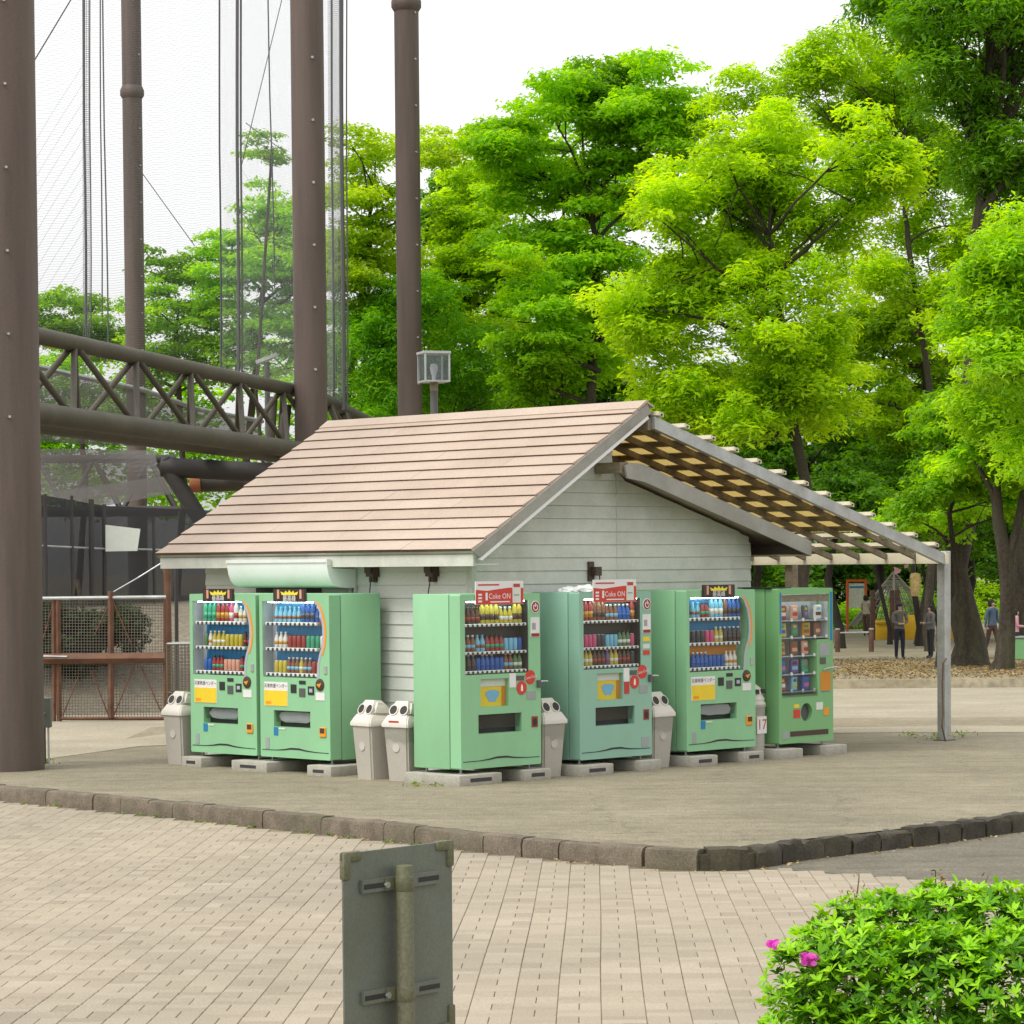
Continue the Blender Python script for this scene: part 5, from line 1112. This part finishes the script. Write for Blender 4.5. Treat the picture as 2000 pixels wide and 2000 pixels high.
def tree(name, label, Y, base_px, blobs_px, n, leaf, leafm, tr=.25, flatten=.6, group='trees of the park behind the kiosk', droop=.15, tmean=.5, dz=2.2, barkm='bark', sub=9, aspect=.5, limbs=10, fork=.35, lean_top=None, spread=1.0, seed=None, fill=.75, mul=1.5, tuft=.5):
    zb = park_z(Y); bp = at(base_px, 1200, Y); base = Vector((bp.x, Y, zb)); seed = seed or (len(name) + int(base_px) * 7 + int(Y * 3))
    t = thing(name, label, 'tree', base, 0, group); rs = random.Random(seed); bl = []
    for (px, py, r) in blobs_px:
        c = at(px, py, Y) - base; rr = r * Y / F * RSC; bl.append((c.x, c.y + rs.uniform(-dz, dz), c.z, rr))
    for b in list(bl):
        o_ = sorted(bl, key=lambda c: (c[0] - b[0]) ** 2 + (c[2] - b[2]) ** 2)[1:3]
        for c in o_: bl.append(((b[0] + c[0]) / 2, (b[1] + c[1]) / 2 + rs.uniform(-dz, dz) * .5, (b[2] + c[2]) / 2, (b[3] + c[3]) * .40)) if len(blobs_px) < 60 and rs.random() < fill else None
    P, N, L_, w_, T, dr, SC = clump_crown(bl, int(n * mul), leaf * .80, flatten, seed, sub, spread, droop, tmean, aspect, tuft)
    stuff(link('crown', leaf_mesh('crown', P, N, L_, w_, T, leafm, droop, seed), t))
    mb = MB(); cx = sum(b[0] * b[3] for b in bl) / sum(b[3] for b in bl); top = max(b[2] for b in bl); low = min(b[2] - b[3] * .4 for b in bl)
    fk = Vector((cx * .45, 0, max(low + (top - low) * fork, 2.2))); tp = Vector((cx, 0, top * .93)) if lean_top is None else Vector(lean_top)
    bx_ = rs.choice((-1, 1)) * rs.uniform(.3, .8) * min(1.3, fk.z / 7); mb.tube([(0, 0, -.15), (0, 0, .12), (fk.x * .15, 0, .6), (fk.x * .5 + bx_, rs.uniform(-.2, .2), fk.z * .5), fk], [tr * 1.5, tr * 1.15, tr * .9, tr * .75, tr * .6], 14)
    sp = limb(mb, fk, fk.lerp(tp, .82), tr * .6, tr * .10, .10, 8)
    order = sorted(bl, key=lambda b: -b[3])[:limbs]
    for b in order:
        e = Vector(b[:3]) - Vector((0, 0, b[3] * .2)); s = max(0, min(.85, (e.z - fk.z - abs(e.x - fk.x) * .5) / max(tp.z - fk.z, .1))); st_ = sp[int(s * 8)]
        if e.z < fk.z: st_ = Vector((fk.x * .7, 0, max(e.z - abs(e.x - fk.x) * .4, fk.z * .45)))
        lm = limb(mb, st_, e, tr * .38 * (1 - .5 * s), tr * .09, .10, 6, 7)
        for k in range(3): c = SC[rs.randrange(len(SC))]; c = min((SC[rs.randrange(len(SC))] for _ in range(12)), key=lambda q: (Vector(q) - e).length); limb(mb, lm[3 + rs.randrange(3)], c, tr * .13, tr * .04, .1, 4, 5)
    mb.build('trunk', barkm, t, smooth=True, fix=False)
    return t
def ring_blobs(cx, cy, w_, h, r, n, seed):
    rs = random.Random(seed); out = []
    for _ in range(n):
        a, q = rs.uniform(0, 6.283), rs.random() ** .5; out.append((cx + w_ * q * math.cos(a), cy + h * q * math.sin(a), r * rs.uniform(.75, 1.25)))
    return out
# tall layered maple-like tree above the ridge
tree('zelkova_tree', 'tall dark-trunked tree with layered mid-green foliage behind the kiosk ridge', 97, 1190, [(1130, 160, 60), (1200, 175, 70), (1290, 185, 55), (1080, 225, 70), (1170, 260, 80), (1270, 270, 80), (1330, 240, 45), (1030, 300, 70), (1120, 340, 80), (1220, 350, 80), (1310, 330, 60), (1000, 380, 55), (1060, 420, 65), (1150, 450, 60), (990, 470, 50), (1090, 560, 55), (1190, 520, 55), (1010, 610, 70), (1090, 680, 70), (1190, 640, 60), (1000, 720, 60), (1160, 730, 55), (1050, 780, 60), (960, 250, 36)], 52000, .30, 'leaf_maple', .26, .30, tmean=.60, aspect=.5, limbs=20, droop=.05, tuft=.75)
tree('broad_tree', 'mid-green tree filling in behind the layered tree', 114, 1120, ring_blobs(1130, 420, 190, 220, 60, 20, 31) + ring_blobs(1080, 680, 190, 110, 60, 12, 32), 26000, .30, 'leaf_maple', .22, .5, tmean=.6, sub=10, limbs=12)
# yellow-green camphors right of it
tree('camphor_tree', 'big camphor tree with bright yellow-green clumps directly above the pergola', 78, 1560, [(1330, 350, 75), (1290, 430, 60), (1400, 300, 70), (1480, 260, 60), (1420, 390, 75), (1500, 340, 70), (1590, 330, 75), (1560, 250, 60), (1650, 290, 65), (1690, 370, 70), (1620, 420, 70), (1530, 430, 55), (1760, 330, 50), (1340, 520, 65), (1430, 500, 70), (1470, 560, 60), (1220, 590, 60), (1240, 660, 50), (1330, 590, 55), (1390, 640, 55), (1500, 640, 40), (1300, 710, 55), (1350, 770, 65), (1440, 740, 60), (1530, 720, 65), (1600, 690, 60), (1640, 620, 50), (1290, 790, 40), (1450, 820, 70), (1560, 800, 65), (1380, 830, 50), (1640, 770, 55)], 60000, .26, 'leaf_camphor', .22, .75, tmean=.62, sub=12, limbs=24, fork=.28, aspect=.42)
tree('broad_tree', 'shadier yellow-green tree filling in behind the big camphor', 116, 1470, ring_blobs(1480, 620, 230, 230, 60, 24, 33), 20000, .30, 'leaf_camphor', .2, .6, tmean=.45, limbs=12)
tree('camphor_tree', 'tall yellow-green camphor whose top stands highest behind the pergola tree', 92, 1815, [(1560, 190, 60), (1620, 140, 60), (1700, 120, 60), (1780, 150, 70), (1500, 220, 50), (1660, 210, 65), (1740, 230, 65), (1830, 240, 60), (1800, 330, 55), (1880, 320, 60), (1720, 100, 40), (1860, 430, 55), (1790, 450, 50), (1900, 520, 55), (1770, 560, 50), (1850, 610, 55), (1700, 540, 40), (1440, 200, 36), (1390, 240, 32)], 36000, .26, 'leaf_camphor', .15, .75, tmean=.48, sub=11, limbs=16, fork=.30, aspect=.42)
# left of the ridge
tree('yellow_tree', 'tall loose yellow-green tree between the lamp and the layered tree', 108, 905, [(930, 290, 45), (960, 340, 55), (900, 360, 50), (880, 430, 55), (940, 430, 60), (1000, 480, 45), (870, 510, 60), (930, 530, 60), (990, 560, 55), (840, 580, 45), (900, 610, 60), (960, 650, 55), (860, 670, 50)], 26000, .28, 'leaf_camphor', .24, .5, tmean=.5, sub=11, limbs=12)
tree('willow_tree', 'low drooping bright green tree behind the square lamp', 101, 790, [(720, 600, 60), (790, 590, 65), (860, 600, 55), (700, 670, 60), (770, 670, 70), (850, 670, 65), (930, 690, 55), (710, 750, 60), (790, 750, 65), (870, 760, 70), (950, 770, 60), (690, 810, 50), (760, 820, 50)], 30000, .30, 'leaf_willow', .22, .8, tmean=.55, droop=.55, aspect=.26, limbs=10)
tree('sparse_tree', 'thin sparse tree with pale leaf tufts rising above the willow by the column', 102, 715, [(690, 290, 38), (720, 330, 40), (660, 360, 34), (740, 280, 26), (840, 260, 28), (830, 330, 34), (870, 310, 22), (700, 410, 45), (760, 400, 36), (720, 480, 50), (670, 500, 45), (780, 480, 45), (820, 420, 40), (690, 560, 45)], 13000, .27, 'leaf_yellow', .17, .35, tuft=.65, tmean=.6, sub=8, limbs=14)
tree('evergreen_tree', 'dark evergreen crown showing between the columns above the yellow trees', 118, 860, [(850, 380, 40), (890, 370, 40), (920, 400, 40), (870, 440, 50), (910, 470, 50), (840, 460, 40)], 12000, .3, 'leaf_dark', .2, .6, tmean=.7)
tree('zelkova_tree', 'broad dull-green tree seen through the net beside the middle column', 128, 500, [(520, 400, 50), (570, 380, 45), (480, 430, 45), (430, 470, 45), (540, 460, 60), (600, 450, 50), (470, 520, 55), (410, 560, 40), (540, 540, 55), (610, 540, 50), (640, 480, 35), (460, 610, 45), (550, 620, 55), (620, 630, 50), (500, 680, 50), (590, 700, 50), (430, 680, 35), (640, 720, 40)], 26000, .30, 'leaf_maple', .24, .35, tuft=.65, tmean=.62, sub=10, limbs=16)
tree('zelkova_tree', 'airy light-green tree left of the broad one, seen through the net', 128, 340, [(310, 520, 40), (360, 530, 34), (300, 590, 40), (350, 620, 40), (390, 590, 26), (420, 640, 34), (310, 670, 45), (380, 690, 45), (450, 720, 40), (300, 730, 40)], 10500, .29, 'leaf_fresh', .2, .35, tuft=.65, tmean=.42, sub=9, limbs=10)
tree('zelkova_tree', 'low airy tree between the thick column and the collared column', 130, 150, [(110, 580, 26), (150, 590, 30), (100, 620, 34), (160, 640, 40), (210, 630, 28), (110, 660, 40), (190, 670, 40), (60, 640, 36), (230, 680, 30), (20, 640, 40)], 9000, .29, 'leaf_fresh', .18, .35, tuft=.65, tmean=.30, sub=9, limbs=8)
tree('slender_tree', 'single slender tree tip standing above the others inside the net', 122, 545, [(525, 290, 18), (505, 302, 14), (540, 310, 14)], 900, .27, 'leaf_fresh', .10, .3, tmean=.4, sub=5, limbs=3, fork=.8)
# right-hand trees
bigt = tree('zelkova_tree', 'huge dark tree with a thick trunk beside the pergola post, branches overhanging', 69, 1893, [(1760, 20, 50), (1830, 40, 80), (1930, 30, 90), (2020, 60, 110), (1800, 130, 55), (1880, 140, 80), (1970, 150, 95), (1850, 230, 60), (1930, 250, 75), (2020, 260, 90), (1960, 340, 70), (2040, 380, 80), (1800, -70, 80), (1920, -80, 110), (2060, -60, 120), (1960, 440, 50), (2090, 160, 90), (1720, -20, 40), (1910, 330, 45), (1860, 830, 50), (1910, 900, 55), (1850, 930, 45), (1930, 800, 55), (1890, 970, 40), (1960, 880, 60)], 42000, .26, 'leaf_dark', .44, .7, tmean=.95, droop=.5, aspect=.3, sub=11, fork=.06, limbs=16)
tree('fresh_tree', 'vivid light-green tree leaning in beside the thick trunk', 60, 2080, [(1945, 480, 50), (1990, 500, 60), (1915, 540, 45), (1950, 560, 50), (2000, 590, 60), (1920, 620, 45), (1970, 660, 60), (1900, 700, 50), (1960, 730, 60), (2020, 720, 70), (1900, 770, 45), (1950, 800, 55), (1990, 850, 50), (2030, 560, 70), (2060, 660, 80), (1985, 900, 40)], 24000, .22, 'leaf_fresh', .22, .7, tmean=.68, droop=.35, aspect=.4, limbs=8)
tree('fresh_tree', 'mid-green tree filling the gap behind the thick trunk', 100, 1800, [(1700, 600, 60), (1780, 640, 60), (1850, 680, 60), (1720, 690, 60), (1800, 740, 65), (1880, 780, 55), (1700, 780, 60), (1780, 820, 60), (1860, 860, 50), (1930, 480, 55), (1960, 400, 50), (1900, 590, 50)], 22000, .28, 'leaf_camphor', .24, .5, tmean=.30, sub=10, limbs=10)
tree('understorey_tree', 'leafy low branches with fresh tips hanging beside the pergola battens', 66, 1835, [(1750, 1010, 34), (1800, 1020, 36), (1840, 990, 36), (1790, 960, 30), (1870, 930, 40), (1830, 900, 34), (1900, 1010, 30), (1880, 1060, 24), (1950, 960, 40), (1990, 1000, 40), (1990, 1080, 30), (1940, 900, 40), (1870, 850, 40), (1820, 830, 36)], 13000, .22, 'leaf_fresh', .10, .4, tmean=.5, sub=9, limbs=10)
for k, (px, Y, bl) in enumerate(((1330, 112, ring_blobs(1330, 850, 120, 110, 55, 12, 1)), (1560, 108, ring_blobs(1560, 900, 130, 120, 55, 13, 2)), (1700, 118, ring_blobs(1720, 930, 120, 130, 55, 13, 3)), (1880, 112, ring_blobs(1880, 950, 120, 130, 60, 13, 4)), (1990, 104, ring_blobs(2020, 1000, 90, 150, 60, 12, 5)), (1150, 115, ring_blobs(1130, 800, 150, 80, 55, 12, 6)), (880, 118, ring_blobs(860, 790, 160, 80, 55, 12, 7)), (1450, 122, ring_blobs(1450, 960, 130, 100, 55, 12, 8)))):
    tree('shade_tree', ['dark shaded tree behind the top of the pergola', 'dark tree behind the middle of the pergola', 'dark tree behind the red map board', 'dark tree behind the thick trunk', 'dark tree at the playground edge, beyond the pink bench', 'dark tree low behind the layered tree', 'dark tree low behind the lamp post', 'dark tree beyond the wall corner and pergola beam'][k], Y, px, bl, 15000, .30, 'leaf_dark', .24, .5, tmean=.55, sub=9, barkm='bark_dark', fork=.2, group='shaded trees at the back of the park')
for k, (px, Y, tr_) in enumerate(((1641, 96, .17), (1738, 100, .09), (1795, 98, .13), (1835, 104, .09))):
    bl = ring_blobs(px, 960, 60, 60, 45, 5, 40 + k)
    tree('park_tree', ['bare dark trunk beside the red map board', 'slim trunk behind the grey rope tent', 'leaning trunk behind the standing woman', 'thin trunk half hidden by the pergola post'][k], Y, px, bl, 4200, .28, 'leaf_dark', tr_, .5, tmean=.7, barkm='bark_dark', fork=.5, limbs=4, group='trees standing in the playground')
# second trunk leaning at the right
t = thing('forked_tree', 'slim grey-brown trunk leaning and forking right of the thick trunk', 'tree', (at(1962, 1310, 63).x, 63, park_z(63)), 0); b0 = Vector(t.location); mb = MB()
q = lambda px, py, Y=63: at(px, py, Y) - b0
mb.tube([q(1955, 1318), q(1962, 1290), q(1967, 1220), q(1968, 1150), q(1962, 1080), q(1950, 1020), q(1945, 940)], [.34, .24, .19, .17, .17, .14, .10], 12); mb.tube([q(1964, 1100), q(1985, 1040), q(2000, 960), q(2010, 880)], [.13, .11, .09, .06], 9); mb.tube([q(1952, 1030), q(1938, 960), q(1905, 900)], [.10, .07, .04], 8)
mb.build('trunk', 'bark', t, smooth=True, fix=False)
P, N, L_, w_, T, dr, SC = clump_crown([tuple(q(px, py)) + (r * 63 / F,) for px, py, r in ((1945, 930, 40), (1990, 900, 50), (2020, 940, 50), (1905, 900, 36), (1960, 860, 45), (2040, 870, 50))], 9000, .22, .5, 77, 9, 1.0, .2, .45); stuff(link('crown', leaf_mesh('crown', P, N, L_, w_, T, 'leaf_maple', .2, 78), t))
t = thing('straight_tree', 'straight brown trunk by the edge of the playground beyond the forked trunk', 'tree', (at(1994, 1265, 84).x, 84, park_z(84)), 0); mb = MB(); mb.tube([(0, 0, -.1), (0, 0, 1), (.1, 0, 6), (.2, 0, 11)], [.34, .26, .22, .14], 12); mb.build('trunk', 'bark', t, smooth=True)
P, N, L_, w_, T, dr, SC = clump_crown([(0, 0, 9, 1.6), (1.2, .5, 10, 1.5), (-1, 0, 10.5, 1.3)], 5000, .25, .6, 80, 9, 1, .2, .4); stuff(link('crown', leaf_mesh('crown', P, N, L_, w_, T, 'leaf_maple', .2, 81), t))
# far-off wood and hedges closing the view at ground level
def wood(name, label, px0, px1, ytop, ybot, Y, n, leafm, tmean, seed, leaf=.32, r=45):
    rs = random.Random(seed); bl = []
    for _ in range(int((px1 - px0) * (ybot - ytop) / (r * r * .9))):
        c = at(rs.uniform(px0, px1), rs.uniform(ytop, ybot), Y); bl.append((c.x, c.y + rs.uniform(-3, 3), max(c.z, park_z(Y) + .2), r * Y / F * rs.uniform(.7, 1.2)))
    P, N, L_, w_, T, dr, SC = clump_crown(bl, n, leaf, .6, seed, 7, 1.0, .15, tmean, .5, .8); o = stuff(link(name, leaf_mesh(name, P, N, L_, w_, T, leafm, .15, seed))); tag(o, label, 'woodland' if 'wood' in name else 'hedge'); return o
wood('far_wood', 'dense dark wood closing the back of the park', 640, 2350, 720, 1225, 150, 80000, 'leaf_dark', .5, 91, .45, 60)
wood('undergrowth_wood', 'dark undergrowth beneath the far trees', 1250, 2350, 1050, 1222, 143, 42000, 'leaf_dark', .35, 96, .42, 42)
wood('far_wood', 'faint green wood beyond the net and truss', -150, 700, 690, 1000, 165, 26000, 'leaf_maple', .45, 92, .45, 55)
wood('hedge_row', 'clipped dark hedge with pink blossom behind the map board', 1615, 1730, 1190, 1235, 126, 6000, 'leaf_maple', .5, 93, .2, 20)
wood('hedge_row', 'mid-green hedge behind the yellow playground wall', 1700, 1850, 1172, 1215, 130, 5000, 'leaf_fresh', .2, 94, .2, 18)
wood('hedge_row', 'sunlit hedge strip beyond the thick trunk', 1900, 2150, 1160, 1215, 135, 6000, 'leaf_camphor', .35, 95, .2, 20)
t = tree('hanging_bush', 'dark bush drooping over the earth bank behind the gate', 46.5, 150, [(130, 1215, 34), (180, 1230, 34), (220, 1215, 30), (120, 1270, 30), (165, 1290, 28), (255, 1215, 24), (90, 1230, 30), (60, 1260, 40), (235, 1255, 20), (130, 1320, 16)], 7000, .16, 'leaf_shadowed', .06, .7, tmean=.4, dz=.4, group=None, limbs=8, tuft=.22)
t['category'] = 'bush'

# ================================================================== PEOPLE AND PLAYGROUND
for nm, c in (('skin', (.50, .33, .25)), ('hair_dark', (.03, .025, .022)), ('jacket_olive', (.13, .125, .105)), ('trousers_navy', (.018, .018, .035)), ('coat_grey', (.16, .15, .145)), ('shirt_blue', (.11, .16, .24)), ('trousers_black', (.03, .03, .035)), ('beige_top', (.55, .46, .36)), ('skirt_brown', (.12, .07, .05)), ('pink_cloth', (.60, .30, .34)), ('cap_dark', (.04, .04, .06))): mat(nm, c, .8, var=.15, scale=8, fine=.1)
def person(label, px, py, Y, hgt, top, bottom, rz=0.0, pose='stand', hat=None, z=None, hair=True):
    p = at(px, py, Y); zz = park_z(Y) if z is None else z; t = thing('person', label, 'person', (p.x, Y, zz), rz); k = hgt / 1.70
    st = {'stand': (.02, .0), 'stride': (.22, -.2)}.get(pose, (.02, 0))
    V = [(0, 0, .95), (0, 0, 1.12), (0, .0, 1.32), (0, 0, 1.44), (0, -.01, 1.50), (0, -.015, 1.57), (0, -.02, 1.64)]; R_ = [(.15, .11), (.14, .10), (.155, .11), (.11, .08), (.05, .05), (.075, .09), (.07, .085)]; Ed = [(i, i + 1) for i in range(6)]
    for s in (-1, 1):
        f = st[0] * -s; b = len(V); V += [(s * .09, 0, .90), (s * .10, f * .5 - .01, .50), (s * .10, f, .08), (s * .11, f - .13, .03)]; R_ += [(.10, .10), (.068, .07), (.045, .05), (.04, .03)]; Ed += [(0, b), (b, b + 1), (b + 1, b + 2), (b + 2, b + 3)]
        arms = {'cross': [(s * .19, 0, 1.40), (s * .24, -.04, 1.15), (s * .05, -.19, 1.08), (s * -.02, -.20, 1.10)], 'hold': [(s * .19, 0, 1.40), (s * .23, -.05, 1.14), (s * .10, -.28, 1.12), (s * .06, -.34, 1.16)]}.get('cross' if pose == 'cross' else 'hold' if pose == 'hold' else '', [(s * .19, 0, 1.40), (s * .23, .02, 1.13), (s * .24, -.06 - st[0] * s * .5, .90), (s * .24, -.09, .82)])
        b = len(V); V += arms; R_ += [(.062, .062), (.05, .05), (.036, .036), (.035, .03)]; Ed += [(3, b), (b, b + 1), (b + 1, b + 2), (b + 2, b + 3)]
    me = bpy.data.meshes.new('b'); me.from_pydata(V, Ed, []); ob = bpy.data.objects.new('b', me); COL.objects.link(ob)
    ob.modifiers.new('s', 'SKIN'); sd_ = ob.modifiers.new('u', 'SUBSURF'); sd_.levels = sd_.render_levels = 2
    for i, r in enumerate(R_): me.skin_vertices[0].data[i].radius = r
    me.skin_vertices[0].data[0].use_root = True
    me2 = bpy.data.meshes.new_from_object(ob.evaluated_get(bpy.context.evaluated_depsgraph_get())); bpy.data.objects.remove(ob)
    for m_ in (top, bottom, 'skin', 'text_dark'): me2.materials.append(M[m_])
    for pl in me2.polygons:
        c = pl.center; pl.use_smooth = True
        pl.material_index = 2 if c.z > 1.475 else 0 if c.z > .93 else 1 if c.z > .085 else 3
        if c.z < 1.2 and (c - Vector((arms[3][0], arms[3][1], arms[3][2]))).length < .09 or (c - Vector((-arms[3][0], arms[3][1], arms[3][2]))).length < .07: pl.material_index = 2
    bd = link('body', me2, t); bd.scale = (k, k, k)
    if hair:
        mb = MB(); mb.lathe([(.095, 1.50), (.105, 1.56), (.108, 1.62), (.095, 1.68), (.06, 1.72), (.001, 1.735)], 14, (0, .042, 0)); h = mb.build('hair', 'hair_dark', t, smooth=True); h.scale = (k, k, k)
    if hat:
        mb = MB(); mb.lathe([(.116, 1.655), (.112, 1.69), (.085, 1.74), (.001, 1.765)], 14, (0, .0, 0)); mb.box(-.07, .07, -.19, -.09, 1.655, 1.668); h = mb.build('cap', hat, t, smooth=True); h.scale = (k, k, k)
    return t
person('person in an olive jacket, navy trousers and a cap, standing left of the pergola post', 1757, 1288, 83, 1.66, 'jacket_olive', 'trousers_navy', .25, 'cross', 'cap_dark')
person('person in a dark coat half hidden by the steel pergola post', 1818, 1286, 83.6, 1.60, 'coat_grey', 'trousers_black', -1.2, 'hold')
person('person in a blue shirt walking between the thick trunk and the forked trunk', 1938, 1290, 86, 1.72, 'shirt_blue', 'skirt_brown', .6, 'stride')
person('person in a beige top standing before the red map board', 1692, 1240, 112, 1.62, 'beige_top', 'skirt_brown', 2.6, 'hold')
person('person in orange and white far behind the rope tent', 1716, 1205, 138, 1.5, 'orange', 'white', .2)
person('person in pink leaning at the dark stall right of the forked trunk', 1985, 1285, 80, 1.45, 'pink_cloth', 'trousers_black', 1.4, 'hold')
# red framed map board
t = thing('map_board', 'park map board in a red frame on two legs', 'notice board', (at(1672, 1230, 118).x, 118, park_z(118))); X0, X1 = -.40, .40
x_ = lambda px: at(px, 1180, 118).x - t.location.x; zt = at(1672, 1132, 118).z - t.location.z
xa, xb = x_(1655), x_(1691)
for x in (xa, xb): mb = MB(); mb.bbox(x - .05, x + .05, -.05, .05, 0, zt, .01, 1); mb.build('leg', 'red_frame', t)
mb = MB(); mb.bbox(xa - .05, xb + .05, -.052, .052, zt - .1, zt + .002, .01, 1); mb.build('top_bar', 'red_frame', t)
mb = MB(); mb.box(xa + .06, xb - .06, -.02, .02, zt - 1.2, zt - .16); pn = mb.build('panel', 'board_print', t)
mb = MB(); mb.box(xa + .09, xb - .09, -.024, -.0205, zt - .36, zt - .28); mb.build('heading', 'panel_blue', pn)
# bollards with a rail
for k, (px, py) in enumerate(((1636, 1276), (1702, 1272))):
    Y = 92; z0 = park_z(Y); t = thing('bollard', ['brown wooden bollard beside the snack machine edge', 'brown wooden bollard with a white cap before the yellow wall'][k], 'bollard', (at(px, py, Y).x, Y, z0), 0, 'wooden bollards at the playground edge')
    mb = MB(); mb.lathe([(.085, -.05), (.085, .74), (.075, .76)], 16); mb.build('shaft', 'post_brown', t, smooth=True); mb = MB(); mb.lathe([(.087, .74), (.087, .775), (.06, .79)], 16); mb.build('cap', 'galvanised', t, smooth=True)
mb = MB(); mb.tube([at(1640, 1236, 92.0), at(1697, 1235, 92.0)], .03, 8); tag(mb.build('rail', 'galvanised', smooth=True), 'thin grey rail between the two bollards', 'rail')
# yellow playground wall and brown totem posts
zy = park_z(107); t = thing('playground_wall', 'low yellow playground wall with a stepped end', 'playground', (at(1765, 1247, 107).x, 107, zy)); x_ = lambda px: at(px, 1200, 107).x - t.location.x
for nm, a, b, h in (('wall_panel', 1709, 1737, .58), ('wall_panel', 1733, 1738, .90), ('wall_panel', 1757, 1815, .92), ('wall_panel', 1840, 1872, .70)):
    mb = MB(); mb.bbox(x_(a), x_(b), -.15, .15, -.05, h, .03, 2); mb.build(nm, 'yellow_plastic', t, smooth=True)
mb = MB(); mb.bbox(x_(1709), x_(1734), -.2, .2, .60, .72, .03, 2); mb.build('wall_cap', 'yellow_plastic', t, smooth=True); mb = MB(); mb.box(x_(1799), x_(1818), -.17, -.152, .15, .70); mb.build('pink_panel', 'pink_cloth', t)
for k, (a, b, zt_) in enumerate(((1700, 1709, 1.9), (1738, 1747, 1.9), (1749, 1757, 1.9))):
    x0_, x1_ = at(a, 1200, 106).x, at(b, 1200, 106).x; t = thing('timber_post', ['thick brown timber post next to the bollard cap', 'left one of the paired brown timber posts', 'right one of the paired brown timber posts'][k], 'post', ((x0_ + x1_) / 2, 106, park_z(106)))
    mb = MB(); mb.bbox(-(x1_ - x0_) / 2, (x1_ - x0_) / 2, -.1, .1, -.05, zt_, .02, 2); mb.build('shaft', 'post_brown', t, smooth=True); mb = MB(); mb.box(-(x1_ - x0_) / 2 - .01, (x1_ - x0_) / 2 + .01, -.11, .11, zt_ - .3, zt_ - .24); mb.build('band', 'steel_dark', t)
# rope pyramid
ap = at(1746, 1117, 116); zb = park_z(116); t = thing('rope_pyramid', 'grey climbing pyramid of ropes with a pole in the playground', 'climbing frame', (ap.x, 116, zb)); A = Vector((0, 0, ap.z - zb))
mb = MB(); mb.tube([(0, 0, 0), A], .07, 8); mb.build('mast', 'weathered_wood', t); ft = [Vector((2.0 * math.cos(a), 2.0 * math.sin(a), .3)) for a in (-2.9, -1.7, -.3, 1.2, 2.3)]
for f in ft: mb = MB(); mb.tube([A, f], .05, 6); mb.build('edge_rope', 'tent_cloth', t)
for a, b in zip(ft, ft[1:] + ft[:1]):
    mb = MB()
    for k in range(1, 8): s = k / 8; mb.tube([A.lerp(a, s), A.lerp(b, s)], .018, 4)
    for k in range(1, 7): mb.tube([A.lerp(a.lerp(b, k / 7), .15), a.lerp(b, k / 7)], .018, 4)
    mb.build('rope_net', 'tent_cloth', t)
mb = MB(); a = at(1746, 1107, 100); mb.prism([a, at(1760, 1112, 100), at(1758, 1118, 100), at(1748, 1122, 100)], (0, .05, 0)); mb.prism([at(1766, 1104, 100), at(1775, 1100, 100), at(1774, 1108, 100), at(1767, 1110, 100)], (0, .05, 0)); tag(mb.build('pink_pennant', 'pink_cloth'), 'salmon pennant hanging beyond the low end of the pergola', 'flag')
for k, (px, py, m_) in enumerate(((1728, 1160, 'text_white'), (1737, 1157, 'shirt_blue'), (1760, 1168, 'sky_blue'))):
    mb = MB(); c = at(px, py, 134); mb.prism([(c.x - .15, 134, c.z + .2), (c.x + .15, 134, c.z + .2), (c.x + .1, 134, c.z - .25), (c.x - .08, 134, c.z - .2)], (0, .04, 0)); tag(mb.build('pennant', m_), ['white pennant', 'dark blue pennant', 'turquoise pennant'][k] + ' on the line behind the rope pyramid', 'flag', 'pennants behind the playground')
# dark stall at the right edge
t = thing('stall_table', 'dark green covered table by the forked trunk, pink cloth on top', 'table', (at(1992, 1290, 80).x, 80, park_z(80))); mb = MB(); mb.bbox(-.35, .9, -.4, .4, 0, .62, .03, 2); mb.build('cover', 'machine_grass', t); mb = MB(); mb.bbox(-.38, .95, -.43, .43, .625, .68, .01, 1); mb.build('top', 'grey_plate', t)
